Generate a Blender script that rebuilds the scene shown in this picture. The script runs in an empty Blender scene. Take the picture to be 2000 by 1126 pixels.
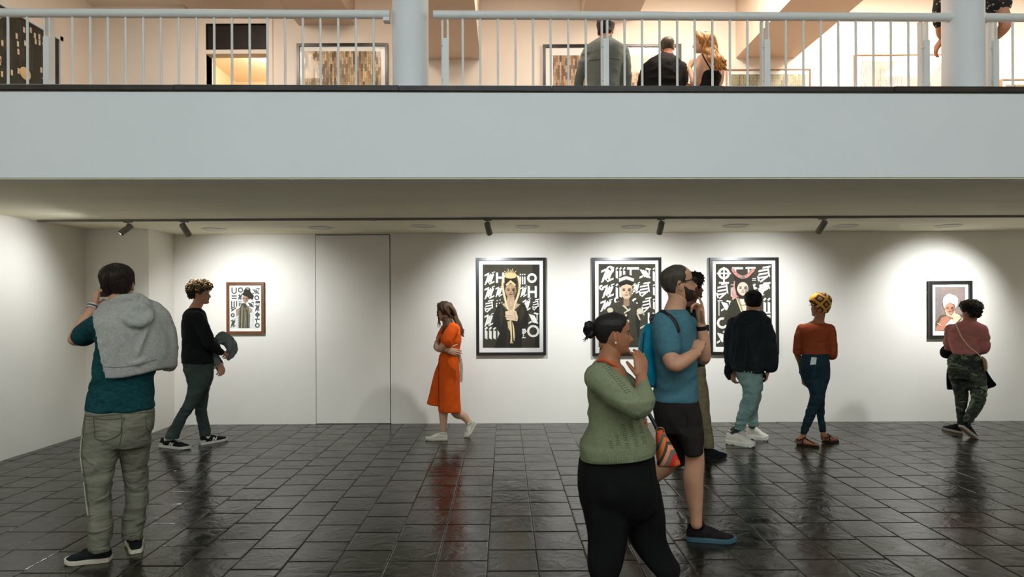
import bpy, bmesh, math, random
import numpy as np
from mathutils import Vector, Matrix
from mathutils.bvhtree import BVHTree

# ------------------------------------------------------------------ camera, world, large lights, exposure
S = bpy.context.scene
COL = S.collection
F, CX, CY, CH, ROLL = 1180.0, 985.0, 592.0, 1.57, 0.0045   # focal length (px), vanishing point, eye height, roll
CA, SA = math.cos(ROLL), math.sin(ROLL)
cam_d = bpy.data.cameras.new('camera')
cam = bpy.data.objects.new('camera', cam_d); COL.objects.link(cam)
cam_d.sensor_width = 36.0
cam_d.lens = 36.0 * F / 2000.0
cam_d.shift_x = (1000.0 - CX) / 2000.0
cam_d.shift_y = (CY - 563.0) / 2000.0
cam_d.clip_start = 0.05
cam.matrix_world = Matrix(((CA, SA, 0, 0), (0, 0, -1, 0), (-SA, CA, 0, CH), (0, 0, 0, 1)))
S.camera = cam

w = bpy.data.worlds.new('world'); S.world = w; w.use_nodes = True
bgn = w.node_tree.nodes.get('Background')
bgn.inputs[0].default_value = (0.75, 0.85, 1.0, 1); bgn.inputs[1].default_value = 0.15

def area(name, loc, size, size_y, power, color, target):
    l = bpy.data.lights.new(name, 'AREA'); l.shape = 'RECTANGLE'; l.size = size; l.size_y = size_y
    l.energy = power; l.color = color
    o = bpy.data.objects.new(name, l); COL.objects.link(o); o.location = loc
    o.rotation_euler = (Vector(target) - Vector(loc)).to_track_quat('-Z', 'Y').to_euler()
    return o
SKY_POWER = 370
area('skylight', (0.6, -1.6, 6.0), 9.0, 4.0, SKY_POWER, (0.75, 0.92, 1.0), (0.6, -0.9, 0.0))
area('added_bounce_fill', (1.0, -3.0, 5.6), 8.0, 0.4, 130, (0.94, 0.97, 1.0), (1.0, -4.5, 2.2))  # added fill lamp, unseen: bounces soft light off the wall behind the camera
# warm upper gallery lamps on the ceiling between the beams, above the picture
UP = [(-3.3, 6.2, 5.35, 40), (-1.9, 6.3, 5.35, 34), (0.3, 6.3, 5.35, 26), (2.2, 6.4, 5.35, 70), (4.6, 6.4, 5.35, 115), (6.6, 6.2, 5.35, 100)]
for i, (x, y, z, p) in enumerate(UP):
    area('gallery_lamp', (x, y, z), 0.7, 0.7, p, (1.0, 0.86, 0.72), (x, y + 0.5, 3.0))

vs = S.view_settings
vs.view_transform = 'Standard'; vs.look = 'None'; vs.exposure = 0.0; vs.gamma = 1.0; vs.use_curve_mapping = False
S.display_settings.display_device = 'sRGB'
S.cycles.max_bounces = 8; S.cycles.diffuse_bounces = 5; S.cycles.glossy_bounces = 4
S.cycles.use_denoising = True
S.cycles.sample_clamp_indirect = 6.0

# ------------------------------------------------------------------ coordinates
def P(px, py, Y):
    dx, du = px - CX, CY - py
    return Vector(((dx * CA + du * SA) * Y / F, Y, CH + (-dx * SA + du * CA) * Y / F))
def G(px, py, z=0.0):
    dx, du = px - CX, CY - py
    k = -dx * SA + du * CA
    Y = (z - CH) * F / k
    return P(px, py, Y)
def lin(r, g, b):
    f = lambda c: (c / 12.92 if c <= 0.04045 else ((c + 0.055) / 1.055) ** 2.4)
    return (f(r / 255), f(g / 255), f(b / 255), 1.0)

# ------------------------------------------------------------------ numpy noise
_rng = np.random.RandomState(7)
_perm = _rng.permutation(256)
_perm = np.concatenate([_perm, _perm, _perm])
_val = _rng.rand(256) * 2 - 1
def noise3(p):
    p = np.asarray(p, dtype=np.float64)
    i = np.floor(p).astype(np.int64); f = p - i
    u = f * f * (3 - 2 * f)
    i &= 255
    def h(a, b, c):
        return _val[_perm[_perm[_perm[(i[:, 0] + a) & 255] + ((i[:, 1] + b) & 255)] + ((i[:, 2] + c) & 255)]]
    x0 = h(0,0,0) * (1-u[:,0]) + h(1,0,0) * u[:,0]; x1 = h(0,1,0) * (1-u[:,0]) + h(1,1,0) * u[:,0]
    x2 = h(0,0,1) * (1-u[:,0]) + h(1,0,1) * u[:,0]; x3 = h(0,1,1) * (1-u[:,0]) + h(1,1,1) * u[:,0]
    y0 = x0 * (1-u[:,1]) + x1 * u[:,1]; y1 = x2 * (1-u[:,1]) + x3 * u[:,1]
    return y0 * (1-u[:,2]) + y1 * u[:,2]
def fbm(p, oct=3):
    s = 0; a = 1.0; p = np.asarray(p, dtype=np.float64)
    for k in range(oct):
        s = s + a * noise3(p + 17.3 * k); p = p * 2.03; a *= 0.5
    return s

# ------------------------------------------------------------------ materials
MATS = {}
def newmat(name):
    m = bpy.data.materials.new(name); m.use_nodes = True
    nt = m.node_tree; b = nt.nodes['Principled BSDF']
    return m, nt, b
def N(nt, t, **kw):
    n = nt.nodes.new(t)
    for k, v in kw.items(): setattr(n, k, v)
    return n
def mat(name, col, rough=0.6, var=0.12, vscale=8.0, bump=0.0, bscale=60.0, spec=0.3, metal=0.0, stretch=(1, 1, 1), sheen=0.0, bdist=0.004, fold=None):
    if name in MATS: return MATS[name]
    m, nt, b = newmat(name)
    tc = N(nt, 'ShaderNodeTexCoord'); mp = N(nt, 'ShaderNodeMapping'); mp.inputs['Scale'].default_value = stretch
    nt.links.new(tc.outputs['Object'], mp.inputs[0])
    nz = N(nt, 'ShaderNodeTexNoise'); nz.inputs['Scale'].default_value = vscale; nz.inputs['Detail'].default_value = 4
    nt.links.new(mp.outputs[0], nz.inputs['Vector'])
    rp = N(nt, 'ShaderNodeMapRange'); rp.inputs[1].default_value = 0.3; rp.inputs[2].default_value = 0.7
    rp.inputs[3].default_value = 1 - var; rp.inputs[4].default_value = 1 + var
    nt.links.new(nz.outputs[0], rp.inputs[0])
    mx = N(nt, 'ShaderNodeVectorMath', operation='SCALE'); mx.inputs[0].default_value = col[:3]
    nt.links.new(rp.outputs[0], mx.inputs['Scale']); nt.links.new(mx.outputs[0], b.inputs['Base Color'])
    b.inputs['Roughness'].default_value = rough; b.inputs['Metallic'].default_value = metal
    b.inputs['Specular IOR Level'].default_value = spec
    if sheen: b.inputs['Sheen Weight'].default_value = sheen
    if bump:
        n2 = N(nt, 'ShaderNodeTexNoise'); n2.inputs['Scale'].default_value = bscale; n2.inputs['Detail'].default_value = 6
        nt.links.new(mp.outputs[0], n2.inputs['Vector'])
        bp = N(nt, 'ShaderNodeBump'); bp.inputs['Strength'].default_value = bump; bp.inputs['Distance'].default_value = bdist
        nt.links.new(n2.outputs[0], bp.inputs['Height']); nt.links.new(bp.outputs[0], b.inputs['Normal'])
        if fold:      # cloth creases: ridged, distorted noise as a second, coarser relief
            fs, fstr, fst, fd = fold
            m2 = N(nt, 'ShaderNodeMapping'); m2.inputs['Scale'].default_value = fst; nt.links.new(tc.outputs['Object'], m2.inputs[0])
            n3 = N(nt, 'ShaderNodeTexNoise'); n3.inputs['Scale'].default_value = fs; n3.inputs['Detail'].default_value = 2.5; n3.inputs['Distortion'].default_value = 0.9
            nt.links.new(m2.outputs[0], n3.inputs['Vector'])
            sb = N(nt, 'ShaderNodeMath', operation='SUBTRACT'); sb.inputs[1].default_value = 0.5; nt.links.new(n3.outputs[0], sb.inputs[0])
            ab = N(nt, 'ShaderNodeMath', operation='ABSOLUTE'); nt.links.new(sb.outputs[0], ab.inputs[0])
            pw = N(nt, 'ShaderNodeMath', operation='POWER'); pw.inputs[1].default_value = 1.15; nt.links.new(ab.outputs[0], pw.inputs[0])
            b2 = N(nt, 'ShaderNodeBump'); b2.inputs['Strength'].default_value = fstr; b2.inputs['Distance'].default_value = fd
            nt.links.new(pw.outputs[0], b2.inputs['Height']); nt.links.new(b2.outputs[0], bp.inputs['Normal'])
    MATS[name] = m
    return m
def emis(name, col, strength):
    m, nt, b = newmat(name)
    b.inputs['Base Color'].default_value = col; b.inputs['Emission Color'].default_value = col
    b.inputs['Emission Strength'].default_value = strength
    return m

M_wall = mat('white_wall_paint', lin(236, 231, 221), 0.75, 0.015, 3, 0.08, 90, 0.2)
M_fascia = mat('white_fascia_paint', lin(232, 234, 236), 0.7, 0.015, 2, 0.08, 60, 0.2)
M_ceil = mat('soffit_plaster', lin(236, 227, 200), 0.8, 0.06, 1.2, 0.15, 14, 0.1, stretch=(0.5, 2.0, 1))
M_upwall = mat('gallery_wall_paint', lin(236, 226, 214), 0.8, 0.02, 2, 0.05, 60, 0.1)
M_beam = mat('gallery_beam_paint', lin(222, 206, 190), 0.8, 0.02, 2, 0.05, 60, 0.1)
M_rail = mat('white_rail_paint', lin(226, 226, 224), 0.4, 0.03, 6, 0, 1, 0.4)
M_col = mat('column_paint', lin(226, 228, 230), 0.6, 0.02, 4, 0.1, 120, 0.3)
M_slatecop = mat('coping_slate', lin(52, 44, 40), 0.45, 0.4, 5, 0.4, 20, 0.4)
M_dark = mat('gap_shade_dark', lin(20, 19, 18), 0.9, 0.1)
M_upfloor = mat('gallery_floor', lin(120, 100, 80), 0.6, 0.1)
M_black = mat('black_frame', lin(30, 28, 26), 0.3, 0.1, 20, 0, 1, 0.5)
M_frameb = mat('brown_frame', lin(110, 66, 34), 0.4, 0.25, 14, 0.2, 40, 0.4, stretch=(1, 1, 6))
M_matb = mat('mat_board', lin(240, 238, 232), 0.8, 0.01)
M_track = mat('track_grey', lin(120, 116, 108), 0.5, 0.05)
M_spot = mat('spot_housing', lin(128, 122, 110), 0.45, 0.04)

def slate_tile_mat():
    m, nt, b = newmat('slate_tile')
    tc = N(nt, 'ShaderNodeNewGeometry'); oi = N(nt, 'ShaderNodeObjectInfo')
    ad = N(nt, 'ShaderNodeMath', operation='ADD'); nt.links.new(oi.outputs['Random'], ad.inputs[0]); nt.links.new(tc.outputs['Random Per Island'], ad.inputs[1])
    fr = N(nt, 'ShaderNodeMath', operation='FRACT'); nt.links.new(ad.outputs[0], fr.inputs[0])
    wn = N(nt, 'ShaderNodeVectorMath', operation='SCALE'); cb = N(nt, 'ShaderNodeCombineXYZ')
    nt.links.new(fr.outputs[0], cb.inputs[0]); nt.links.new(fr.outputs[0], cb.inputs[2]); nt.links.new(cb.outputs[0], wn.inputs[0]); wn.inputs['Scale'].default_value = 37.0
    va = N(nt, 'ShaderNodeVectorMath', operation='ADD'); nt.links.new(tc.outputs['Position'], va.inputs[0]); nt.links.new(wn.outputs[0], va.inputs[1])
    n1 = N(nt, 'ShaderNodeTexNoise'); n1.inputs['Scale'].default_value = 3.2; n1.inputs['Detail'].default_value = 7; n1.inputs['Distortion'].default_value = 1.6
    nt.links.new(va.outputs[0], n1.inputs['Vector'])
    cr = N(nt, 'ShaderNodeValToRGB')
    cr.color_ramp.elements[0].position = 0.3; cr.color_ramp.elements[0].color = lin(25, 24, 18)
    cr.color_ramp.elements[1].position = 0.75; cr.color_ramp.elements[1].color = lin(52, 49, 37)
    nt.links.new(n1.outputs[0], cr.inputs[0])
    mr = N(nt, 'ShaderNodeMapRange'); mr.inputs[3].default_value = 0.72; mr.inputs[4].default_value = 1.3
    nt.links.new(fr.outputs[0], mr.inputs[0])
    sc = N(nt, 'ShaderNodeVectorMath', operation='SCALE'); nt.links.new(cr.outputs[0], sc.inputs[0]); nt.links.new(mr.outputs[0], sc.inputs['Scale'])
    nt.links.new(sc.outputs[0], b.inputs['Base Color'])
    r1 = N(nt, 'ShaderNodeMapRange'); r1.inputs[1].default_value = 0.3; r1.inputs[2].default_value = 0.7; r1.inputs[3].default_value = 0.12; r1.inputs[4].default_value = 0.28
    nt.links.new(n1.outputs[0], r1.inputs[0]); nt.links.new(r1.outputs[0], b.inputs['Roughness'])
    b.inputs['IOR'].default_value = 1.5; b.inputs['Specular IOR Level'].default_value = 0.5
    # riven cleft relief: stretched ridges broken by a finer grain
    n2 = N(nt, 'ShaderNodeTexNoise'); n2.inputs['Scale'].default_value = 5.5; n2.inputs['Detail'].default_value = 5; n2.inputs['Distortion'].default_value = 2.6
    nt.links.new(va.outputs[0], n2.inputs['Vector'])
    st = N(nt, 'ShaderNodeMath', operation='SNAP'); st.inputs[1].default_value = 0.09; nt.links.new(n2.outputs[0], st.inputs[0])
    mxh = N(nt, 'ShaderNodeMath', operation='MULTIPLY_ADD'); mxh.inputs[1].default_value = 0.35; nt.links.new(st.outputs[0], mxh.inputs[0]); nt.links.new(n2.outputs[0], mxh.inputs[2])
    bp = N(nt, 'ShaderNodeBump'); bp.inputs['Strength'].default_value = 0.30; bp.inputs['Distance'].default_value = 0.012
    nt.links.new(mxh.outputs[0], bp.inputs['Height']); nt.links.new(bp.outputs[0], b.inputs['Normal'])
    return m
M_tile = slate_tile_mat()
M_grout = mat('floor_grout', lin(66, 62, 52), 0.85, 0.3, 12, 0.2, 80, 0.15)

# ------------------------------------------------------------------ mesh helpers
def mk(name, verts, faces, m=None, parent=None, smooth=False, fix=True):
    me = bpy.data.meshes.new(name)
    me.from_pydata([tuple(v) for v in verts], [], [tuple(int(i) for i in f) for f in faces])
    if fix:
        bm = bmesh.new(); bm.from_mesh(me); bmesh.ops.recalc_face_normals(bm, faces=bm.faces); bm.to_mesh(me); bm.free()
    me.update()
    return link(name, me, m, parent, smooth, smooth)
def link(name, me, m=None, parent=None, smooth=False, sharp=False):
    me.name = name
    if m is not None:
        for mm in (m if isinstance(m, (list, tuple)) else [m]): me.materials.append(mm)
    if smooth:
        me.polygons.foreach_set('use_smooth', [True] * len(me.polygons))
        if sharp: me.set_sharp_from_angle(angle=math.radians(62))
    o = bpy.data.objects.new(name, me); COL.objects.link(o)
    if parent is not None: attach(o, parent)
    return o
def world_of(o):
    m = o.matrix_basis.copy()
    while o.parent is not None:
        m = o.parent.matrix_basis @ m
        o = o.parent
    return m
def attach(o, parent):
    # geometry is written in world coordinates: cancel the parent's transform
    o.parent = parent
    if o.type == 'MESH':
        o.data.transform(world_of(parent).inverted())
def tag(o, label=None, cat=None, group=None, kind=None):
    if label: o['label'] = label
    if cat: o['category'] = cat
    if group: o['group'] = group
    if kind: o['kind'] = kind
    return o
def empty(name, loc, label, cat, group=None):
    o = bpy.data.objects.new(name, None); COL.objects.link(o); o.location = loc; o.empty_display_size = 0.1
    return tag(o, label, cat, group)
class MB:
    def __init__(s): s.v = []; s.f = []
    def add(s, vf):
        n = len(s.v); s.v += [Vector(x) for x in vf[0]]; s.f += [tuple(i + n for i in f) for f in vf[1]]; return s
    def box(s, x0, x1, y0, y1, z0, z1): return s.add(box(x0, x1, y0, y1, z0, z1))
    def build(s, name, m=None, parent=None, smooth=False, fix=True): return mk(name, s.v, s.f, m, parent, smooth, fix)
BOXF = [(0,1,3,2), (4,6,7,5), (0,4,5,1), (2,3,7,6), (0,2,6,4), (1,5,7,3)]
def box(x0, x1, y0, y1, z0, z1):
    return [Vector((x, y, z)) for x in (x0, x1) for y in (y0, y1) for z in (z0, z1)], BOXF
def hexa(c):   # eight corners ordered as box()
    return [Vector(v) for v in c], BOXF
def struct(name, vf_or_mb, m, parent=None):
    mb = vf_or_mb if isinstance(vf_or_mb, MB) else MB().add(vf_or_mb)
    o = mb.build(name, m, parent)
    if parent is None: o['kind'] = 'structure'
    return o
def cat(vals, sub):
    """Catmull-Rom resample of an (n, ...) array"""
    a = np.asarray(vals, dtype=np.float64); n = len(a)
    if n < 3 or sub <= 1:
        if n < 2 or sub <= 1: return a
        ts = np.linspace(0, n - 1, (n - 1) * sub + 1)
        i = np.minimum(ts.astype(int), n - 2); t = (ts - i).reshape((-1,) + (1,) * (a.ndim - 1))
        return a[i] * (1 - t) + a[i + 1] * t
    out = []
    for k in range(n - 1):
        p0 = a[max(k - 1, 0)]; p1 = a[k]; p2 = a[k + 1]; p3 = a[min(k + 2, n - 1)]
        for j in range(sub):
            t = j / sub
            out.append(0.5 * (2 * p1 + (p2 - p0) * t + (2 * p0 - 5 * p1 + 4 * p2 - p3) * t * t + (3 * p1 - p0 - 3 * p2 + p3) * t ** 3))
    out.append(a[-1])
    return np.array(out)
def loft(rings, sub=1, cap=True):
    r = cat(np.array([[tuple(v) for v in q] for q in rings]), sub)
    k, n = r.shape[0], r.shape[1]
    v = [Vector(x) for x in r.reshape(-1, 3)]
    f = [(i * n + j, i * n + (j + 1) % n, (i + 1) * n + (j + 1) % n, (i + 1) * n + j) for i in range(k - 1) for j in range(n)]
    if cap:
        v.append(Vector(r[0].mean(0))); v.append(Vector(r[-1].mean(0)))
        a, b = len(v) - 2, len(v) - 1
        f += [(a, (j + 1) % n, j) for j in range(n)] + [(b, (k - 1) * n + j, (k - 1) * n + (j + 1) % n) for j in range(n)]
    return v, f
def tube(pts, radii, n=12, sub=4, round_ends=True, flat=None):
    """tube along points; flat=(axis vector, factor) squeezes the section along an axis"""
    pts = np.array([tuple(p) for p in pts], dtype=np.float64)
    if not hasattr(radii, '__len__'): radii = [radii] * len(pts)
    q = cat(pts, sub); r = cat(np.array(radii, dtype=np.float64), sub)
    t = np.gradient(q, axis=0); t /= np.maximum(np.linalg.norm(t, axis=1), 1e-9)[:, None]
    if round_ends:
        h0 = [(0.95, 0.35), (0.7, 0.72), (0.35, 0.94)]
        pre = [(q[0] - t[0] * r[0] * a, r[0] * b, t[0]) for a, b in h0]
        post = [(q[-1] + t[-1] * r[-1] * a, r[-1] * b, t[-1]) for a, b in reversed(h0)]
        q = np.vstack([[x[0] for x in pre], q, [x[0] for x in post]])
        r = np.concatenate([[x[1] for x in pre], r, [x[1] for x in post]])
        t = np.vstack([[x[2] for x in pre], t, [x[2] for x in post]])
    up = np.array([0, 0, 1.0]) if abs(t[0][2]) < 0.9 else np.array([1.0, 0, 0])
    u = np.cross(up, t[0]); u /= np.linalg.norm(u)
    ang = np.arange(n) * 2 * math.pi / n
    rings = []
    for i in range(len(q)):
        u = u - t[i] * np.dot(u, t[i]); u /= max(np.linalg.norm(u), 1e-9)
        w_ = np.cross(t[i], u)
        ring = np.outer(np.cos(ang), u) + np.outer(np.sin(ang), w_)
        if flat is not None:
            ax = np.array(flat[0], dtype=float); ax /= np.linalg.norm(ax)
            ring = ring - np.outer(ring @ ax, ax) * (1 - flat[1])
        rings.append(q[i] + r[i] * ring)
    return loft(rings)
def ball(c, rx, ry, rz, n=14, k=9, R=None):
    rings = []
    for i in range(1, k):
        th = math.pi * i / k
        ring = [Vector((rx * math.sin(th) * math.cos(a), ry * math.sin(th) * math.sin(a), rz * math.cos(th))) for a in [2 * math.pi * j / n for j in range(n)]]
        if R is not None: ring = [R @ p for p in ring]
        rings.append([p + Vector(c) for p in ring])
    v, f = loft(rings)
    e = Vector((0, 0, rz)); e = R @ e if R is not None else e
    v[-2] = Vector(c) + e; v[-1] = Vector(c) - e
    return v, f
def cyl(p0, p1, r, n=16, r1=None):
    return tube([p0, p1], [r, r if r1 is None else r1], n=n, sub=1, round_ends=False)
def remesh(parts, voxel, smooth=4, fac=0.5):
    mb = MB()
    for p in parts: mb.add(p)
    me = bpy.data.meshes.new('tmp'); me.from_pydata([tuple(v) for v in mb.v], [], mb.f)
    bm = bmesh.new(); bm.from_mesh(me); bmesh.ops.recalc_face_normals(bm, faces=bm.faces); bm.to_mesh(me); bm.free()
    o = bpy.data.objects.new('tmp', me); COL.objects.link(o)
    m = o.modifiers.new('r', 'REMESH'); m.mode = 'VOXEL'; m.voxel_size = voxel
    if smooth:
        s = o.modifiers.new('s', 'SMOOTH'); s.factor = fac; s.iterations = smooth
    dg = bpy.context.evaluated_depsgraph_get()
    out = bpy.data.meshes.new_from_object(o.evaluated_get(dg))
    bpy.data.objects.remove(o); bpy.data.meshes.remove(me)
    return out
def mesh_arrays(me):
    n = len(me.vertices); v = np.empty(n * 3); me.vertices.foreach_get('co', v)
    return v.reshape(-1, 3), [tuple(p.vertices) for p in me.polygons]
def wrinkle(me, amp, scale, seed=0.0, ridge=True, oct=2, zr=None):
    n = len(me.vertices)
    if n == 0: return
    v = np.empty(n * 3); me.vertices.foreach_get('co', v); v = v.reshape(-1, 3)
    nr = np.empty(n * 3); me.vertex_normals.foreach_get('vector', nr); nr = nr.reshape(-1, 3)
    q = v * np.array(scale) + seed * 13.7
    q = q + 0.7 * np.stack([noise3(q * 0.6 + 5), noise3(q * 0.6 + 9), noise3(q * 0.6 + 2)], 1)
    d = fbm(q, oct)
    if ridge: d = 0.45 - 1.5 * np.sqrt(d * d + 0.012)
    if zr is not None:      # strength by height: list of (z, factor)
        d = d * np.interp(v[:, 2], [a for a, b in zr], [b for a, b in zr])
    v = v + nr * (amp * d)[:, None]
    me.vertices.foreach_set('co', v.ravel()); me.update()
# ------------------------------------------------------------------ the setting
WB = 7.92          # back wall
CZ = 2.49          # lower ceiling
UF = 2.80          # upper gallery floor
UC = 5.62          # upper ceiling
XL, XR, YF = -5.1, 8.6, -4.5
def Yb(px, off=0.0): return (4.36 + off) / (1 - 0.0196 * (px - CX) / F)     # balcony edge, slightly askew to the back wall
def YbX(X, off=0.0): return 4.36 + off + 0.0196 * X

# floor: grout bed with slate tiles set proud of it
floor = struct('floor', box(XL - 0.3, XR, YF, WB + 0.2, -0.2, -0.0045), M_grout)
random.seed(11)
T, J = 0.305, 0.0055
tvar = []
for k in range(7):
    g = [[Vector((x, y, random.uniform(-0.0012, 0.0012))) for x in (-0.5, 0.5)] for y in (-0.5, 0.5)]
    a = (T - J) / 2; b = a - 0.006
    v = []
    for (sx, sy) in ((-1,-1), (1,-1), (1,1), (-1,1)): v.append(Vector((sx * a + random.uniform(-.002,.002), sy * a + random.uniform(-.002,.002), -0.010)))
    for (sx, sy) in ((-1,-1), (1,-1), (1,1), (-1,1)): v.append(Vector((v[len(v) - 4].x, v[len(v) - 4].y, -0.0025)))
    for (sx, sy) in ((-1,-1), (1,-1), (1,1), (-1,1)): v.append(Vector((sx * b, sy * b, random.uniform(-0.0013, 0.0013))))
    v.append(Vector((random.uniform(-.06,.06), random.uniform(-.06,.06), random.uniform(-0.0005, 0.0016))))
    f = []
    for i in range(4):
        j = (i + 1) % 4
        f += [(i, j, 4 + j, 4 + i), (4 + i, 4 + j, 8 + j, 8 + i), (8 + i, 8 + j, 12)]
    tvar.append((v, f))
tiles = []
i0, i1 = int(math.floor((XL + 0.11) / T)), int((XR + 0.11) / T)
for i in range(i0, i1 + 1):
    xc = -0.11 + (i + 0.5) * T
    off = random.choice((0.0, 0.5, 0.33, 0.62, 0.15)) * T
    y = YF - off
    while y < WB + T:
        ln = T
        tiles.append((xc, y + T / 2, random.randrange(7), random.randrange(4)))
        y += T
def in_view(x, y):
    px = CX + F * x / y if y > 0.5 else 1e9
    py = CY + F * CH / y if y > 0.5 else 1e9
    return -40 < px < 2040 and py < 1150
tiles = [t for t in tiles if t[0] + T/2 > XL and t[1] - T/2 < WB and t[0] - T/2 < XR]
vis = sorted([t for t in tiles if in_view(t[0], t[1])], key=lambda t: t[1])
near = set(vis[:300])
tmesh = []
for v, f in tvar:
    me = bpy.data.meshes.new('tile'); me.from_pydata([tuple(x) for x in v], [], f); me.materials.append(M_tile); tmesh.append(me)
stf = MB()
for t in tiles:
    if t in near:
        o = bpy.data.objects.new('tile', tmesh[t[2]]); COL.objects.link(o); o.parent = floor
        o.location = (t[0], t[1], 0); o.rotation_euler = (0, 0, t[3] * math.pi / 2)
    else:
        R = Matrix.Rotation(t[3] * math.pi / 2, 3, 'Z')
        stf.add(([R @ p + Vector((t[0], t[1], 0)) for p in tvar[t[2]][0]], tvar[t[2]][1]))
o = stf.build('tile_field', M_tile, floor, fix=False); o['kind'] = 'stuff'

# lower walls
PX0, PX1 = -4.33, 0
struct('wall_left', box(XL - 0.2, XL, YF, WB + 0.2, 0, CZ), M_wall)
struct('wall_pilaster', box(XL, -4.33, 7.36, WB, 0, CZ), M_wall)
dxl, dxr = P(617, 640, WB).x, P(761, 640, WB).x
dtop = P(690, 459, WB).z
mb = MB(); mb.box(-4.33 - 0.05, dxl - 0.004, WB, WB + 0.16, 0, CZ); mb.box(dxl - 0.004, dxr + 0.014, WB, WB + 0.16, dtop + 0.012, CZ)
mb.box(dxr + 0.014, XR, WB, WB + 0.16, 0, CZ)
struct('wall_back', mb, M_wall)
struct('wall_gap_shade', box(dxl - 0.1, dxr + 0.1, WB + 0.17, WB + 0.2, 0, CZ), M_dark)  # dark sheet that paints the shade inside the gaps around the door
d = struct('door_1', box(dxl, dxr, WB + 0.006, WB + 0.05, 0.006, dtop), M_wall); d['label'] = 'flush white full-height door panel with dark shadow gap in the back wall'
struct('wall_right', box(XR, XR + 0.2, YF, WB + 0.4, 0, 6.3), M_wall)
struct('wall_front', box(XL - 0.6, XR + 0.2, YF - 0.2, YF, 0, 6.3), M_wall)
struct('wall_void', box(XL - 0.6, XL - 0.3, YF, 4.4, CZ, 6.3), M_wall)

# balcony slab: soffit, fascia, lip
def slab(y0f, y1, z0, z1, x0=XL - 0.3, x1=XR):
    c = [(x, (y0f(x) if k == 0 else y1), z) for x in (x0, x1) for k in (0, 1) for z in (z0, z1)]
    return hexa(c)
struct('ceiling', slab(lambda x: YbX(x, 0.012), WB + 0.2, CZ, UF - 0.02), M_ceil)
struct('wall_balcony', hexa([(x, YbX(x, o_), z) for x in (XL - 0.3, XR) for o_ in (0.0, 0.16) for z in (CZ - 0.012, 3.095)]), M_fascia)
struct('trim_1', hexa([(x, YbX(x, o_), z) for x in (XL - 0.3, XR) for o_ in (0.008, 0.075) for z in (CZ - 0.022, CZ - 0.008)]), M_ceil)
# slate coping in separate lengths
cop = struct('trim_2', hexa([(x, YbX(x, o_), z) for x in (XL - 0.3, XR) for o_ in (-0.004, 0.17) for z in (3.090, 3.100)]), M_grout)
random.seed(4)
cx = XL - 0.3; k = 0
while cx < XR - 0.1:
    ln = random.choice((1.1, 1.45, 1.25, 1.6)); x1 = min(cx + ln, XR)
    dz = random.uniform(-0.002, 0.003); fy = random.uniform(-0.003, 0.002)
    o = MB().add(hexa([(x, YbX(x, o_), z) for x in (cx + 0.002, x1 - 0.002) for o_ in (-0.012 + fy, 0.19) for z in (3.100, 3.136 + dz)])).build('coping_slab', M_slatecop, cop)
    cx = x1; k += 1

# lighting track in a recess line of the ceiling
TY = 6.5
t = empty('lighting_track', (0, TY, CZ), 'long grey lighting track running along the white ceiling', 'lighting track')
MB().box(-4.98, XR - 0.1, TY - 0.018, TY + 0.018, CZ - 0.022, CZ + 0.004).build('rail', M_track, t)
for x in (-4.98, -1.4, 2.2, 5.8): MB().box(x - 0.03, x + 0.03, TY - 0.02, TY + 0.02, CZ - 0.025, CZ + 0.004).build('joint', M_spot, t)

# round blanking covers on the ceiling
cv = mat('cover_paint', lin(214, 208, 196), 0.8, 0.02)
names = ['first', 'second', 'third', 'fourth', 'fifth', 'sixth', 'seventh', 'eighth']
for k, (px, py) in enumerate([(418, 447), (626, 444), (826, 441), (1030, 442), (1237, 442), (1436, 440), (1650, 440), (1852, 440)]):
    c = P(px, py, (CZ - CH) * F / ((CY - py) - (px - CX) * SA))
    rings = [[c + Vector((r * math.cos(a), r * math.sin(a), z)) for a in [2 * math.pi * j / 32 for j in range(32)]] for r, z in ((0.145, 0.002), (0.145, -0.006), (0.13, -0.010), (0.125, -0.004))]
    o = mk('ceiling_cover', *loft(rings), cv)
    tag(o, f'{names[k]} round white ceiling cover counted from the left', 'ceiling cover', 'round covers on the lower ceiling')

# ------------------------------------------------------------------ upper gallery
YU = WB
XLU = -5.37
struct('floor_gallery', slab(lambda x: YbX(x, 0.1), YU + 2.2, UF - 0.025, UF, XLU - 0.2, XR), M_upfloor)
d0, d1 = P(403, 100, YU).x, P(523, 100, YU).x
tz1, tz0 = P(460, 47, YU).z, P(460, 98, YU).z
oz = P(460, 106, YU).z
mb = MB(); mb.box(XLU - 0.2, d0, YU, YU + 0.15, UF, UC); mb.box(d1, XR, YU, YU + 0.15, UF, UC)
mb.box(d0, d1, YU, YU + 0.15, tz1, UC)
struct('wall_gallery', mb, M_upwall)
struct('wall_gallery_left', box(XLU - 0.2, XLU, 4.3, YU, UF, UC), M_upwall)
struct('ceiling_gallery', box(XLU - 0.2, XR, 4.2, YU + 2.2, UC, UC + 0.1), M_beam)
struct('ceiling_void', box(XL - 0.6, XR, YF, 4.2, 6.2, 6.3), M_wall)
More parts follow.
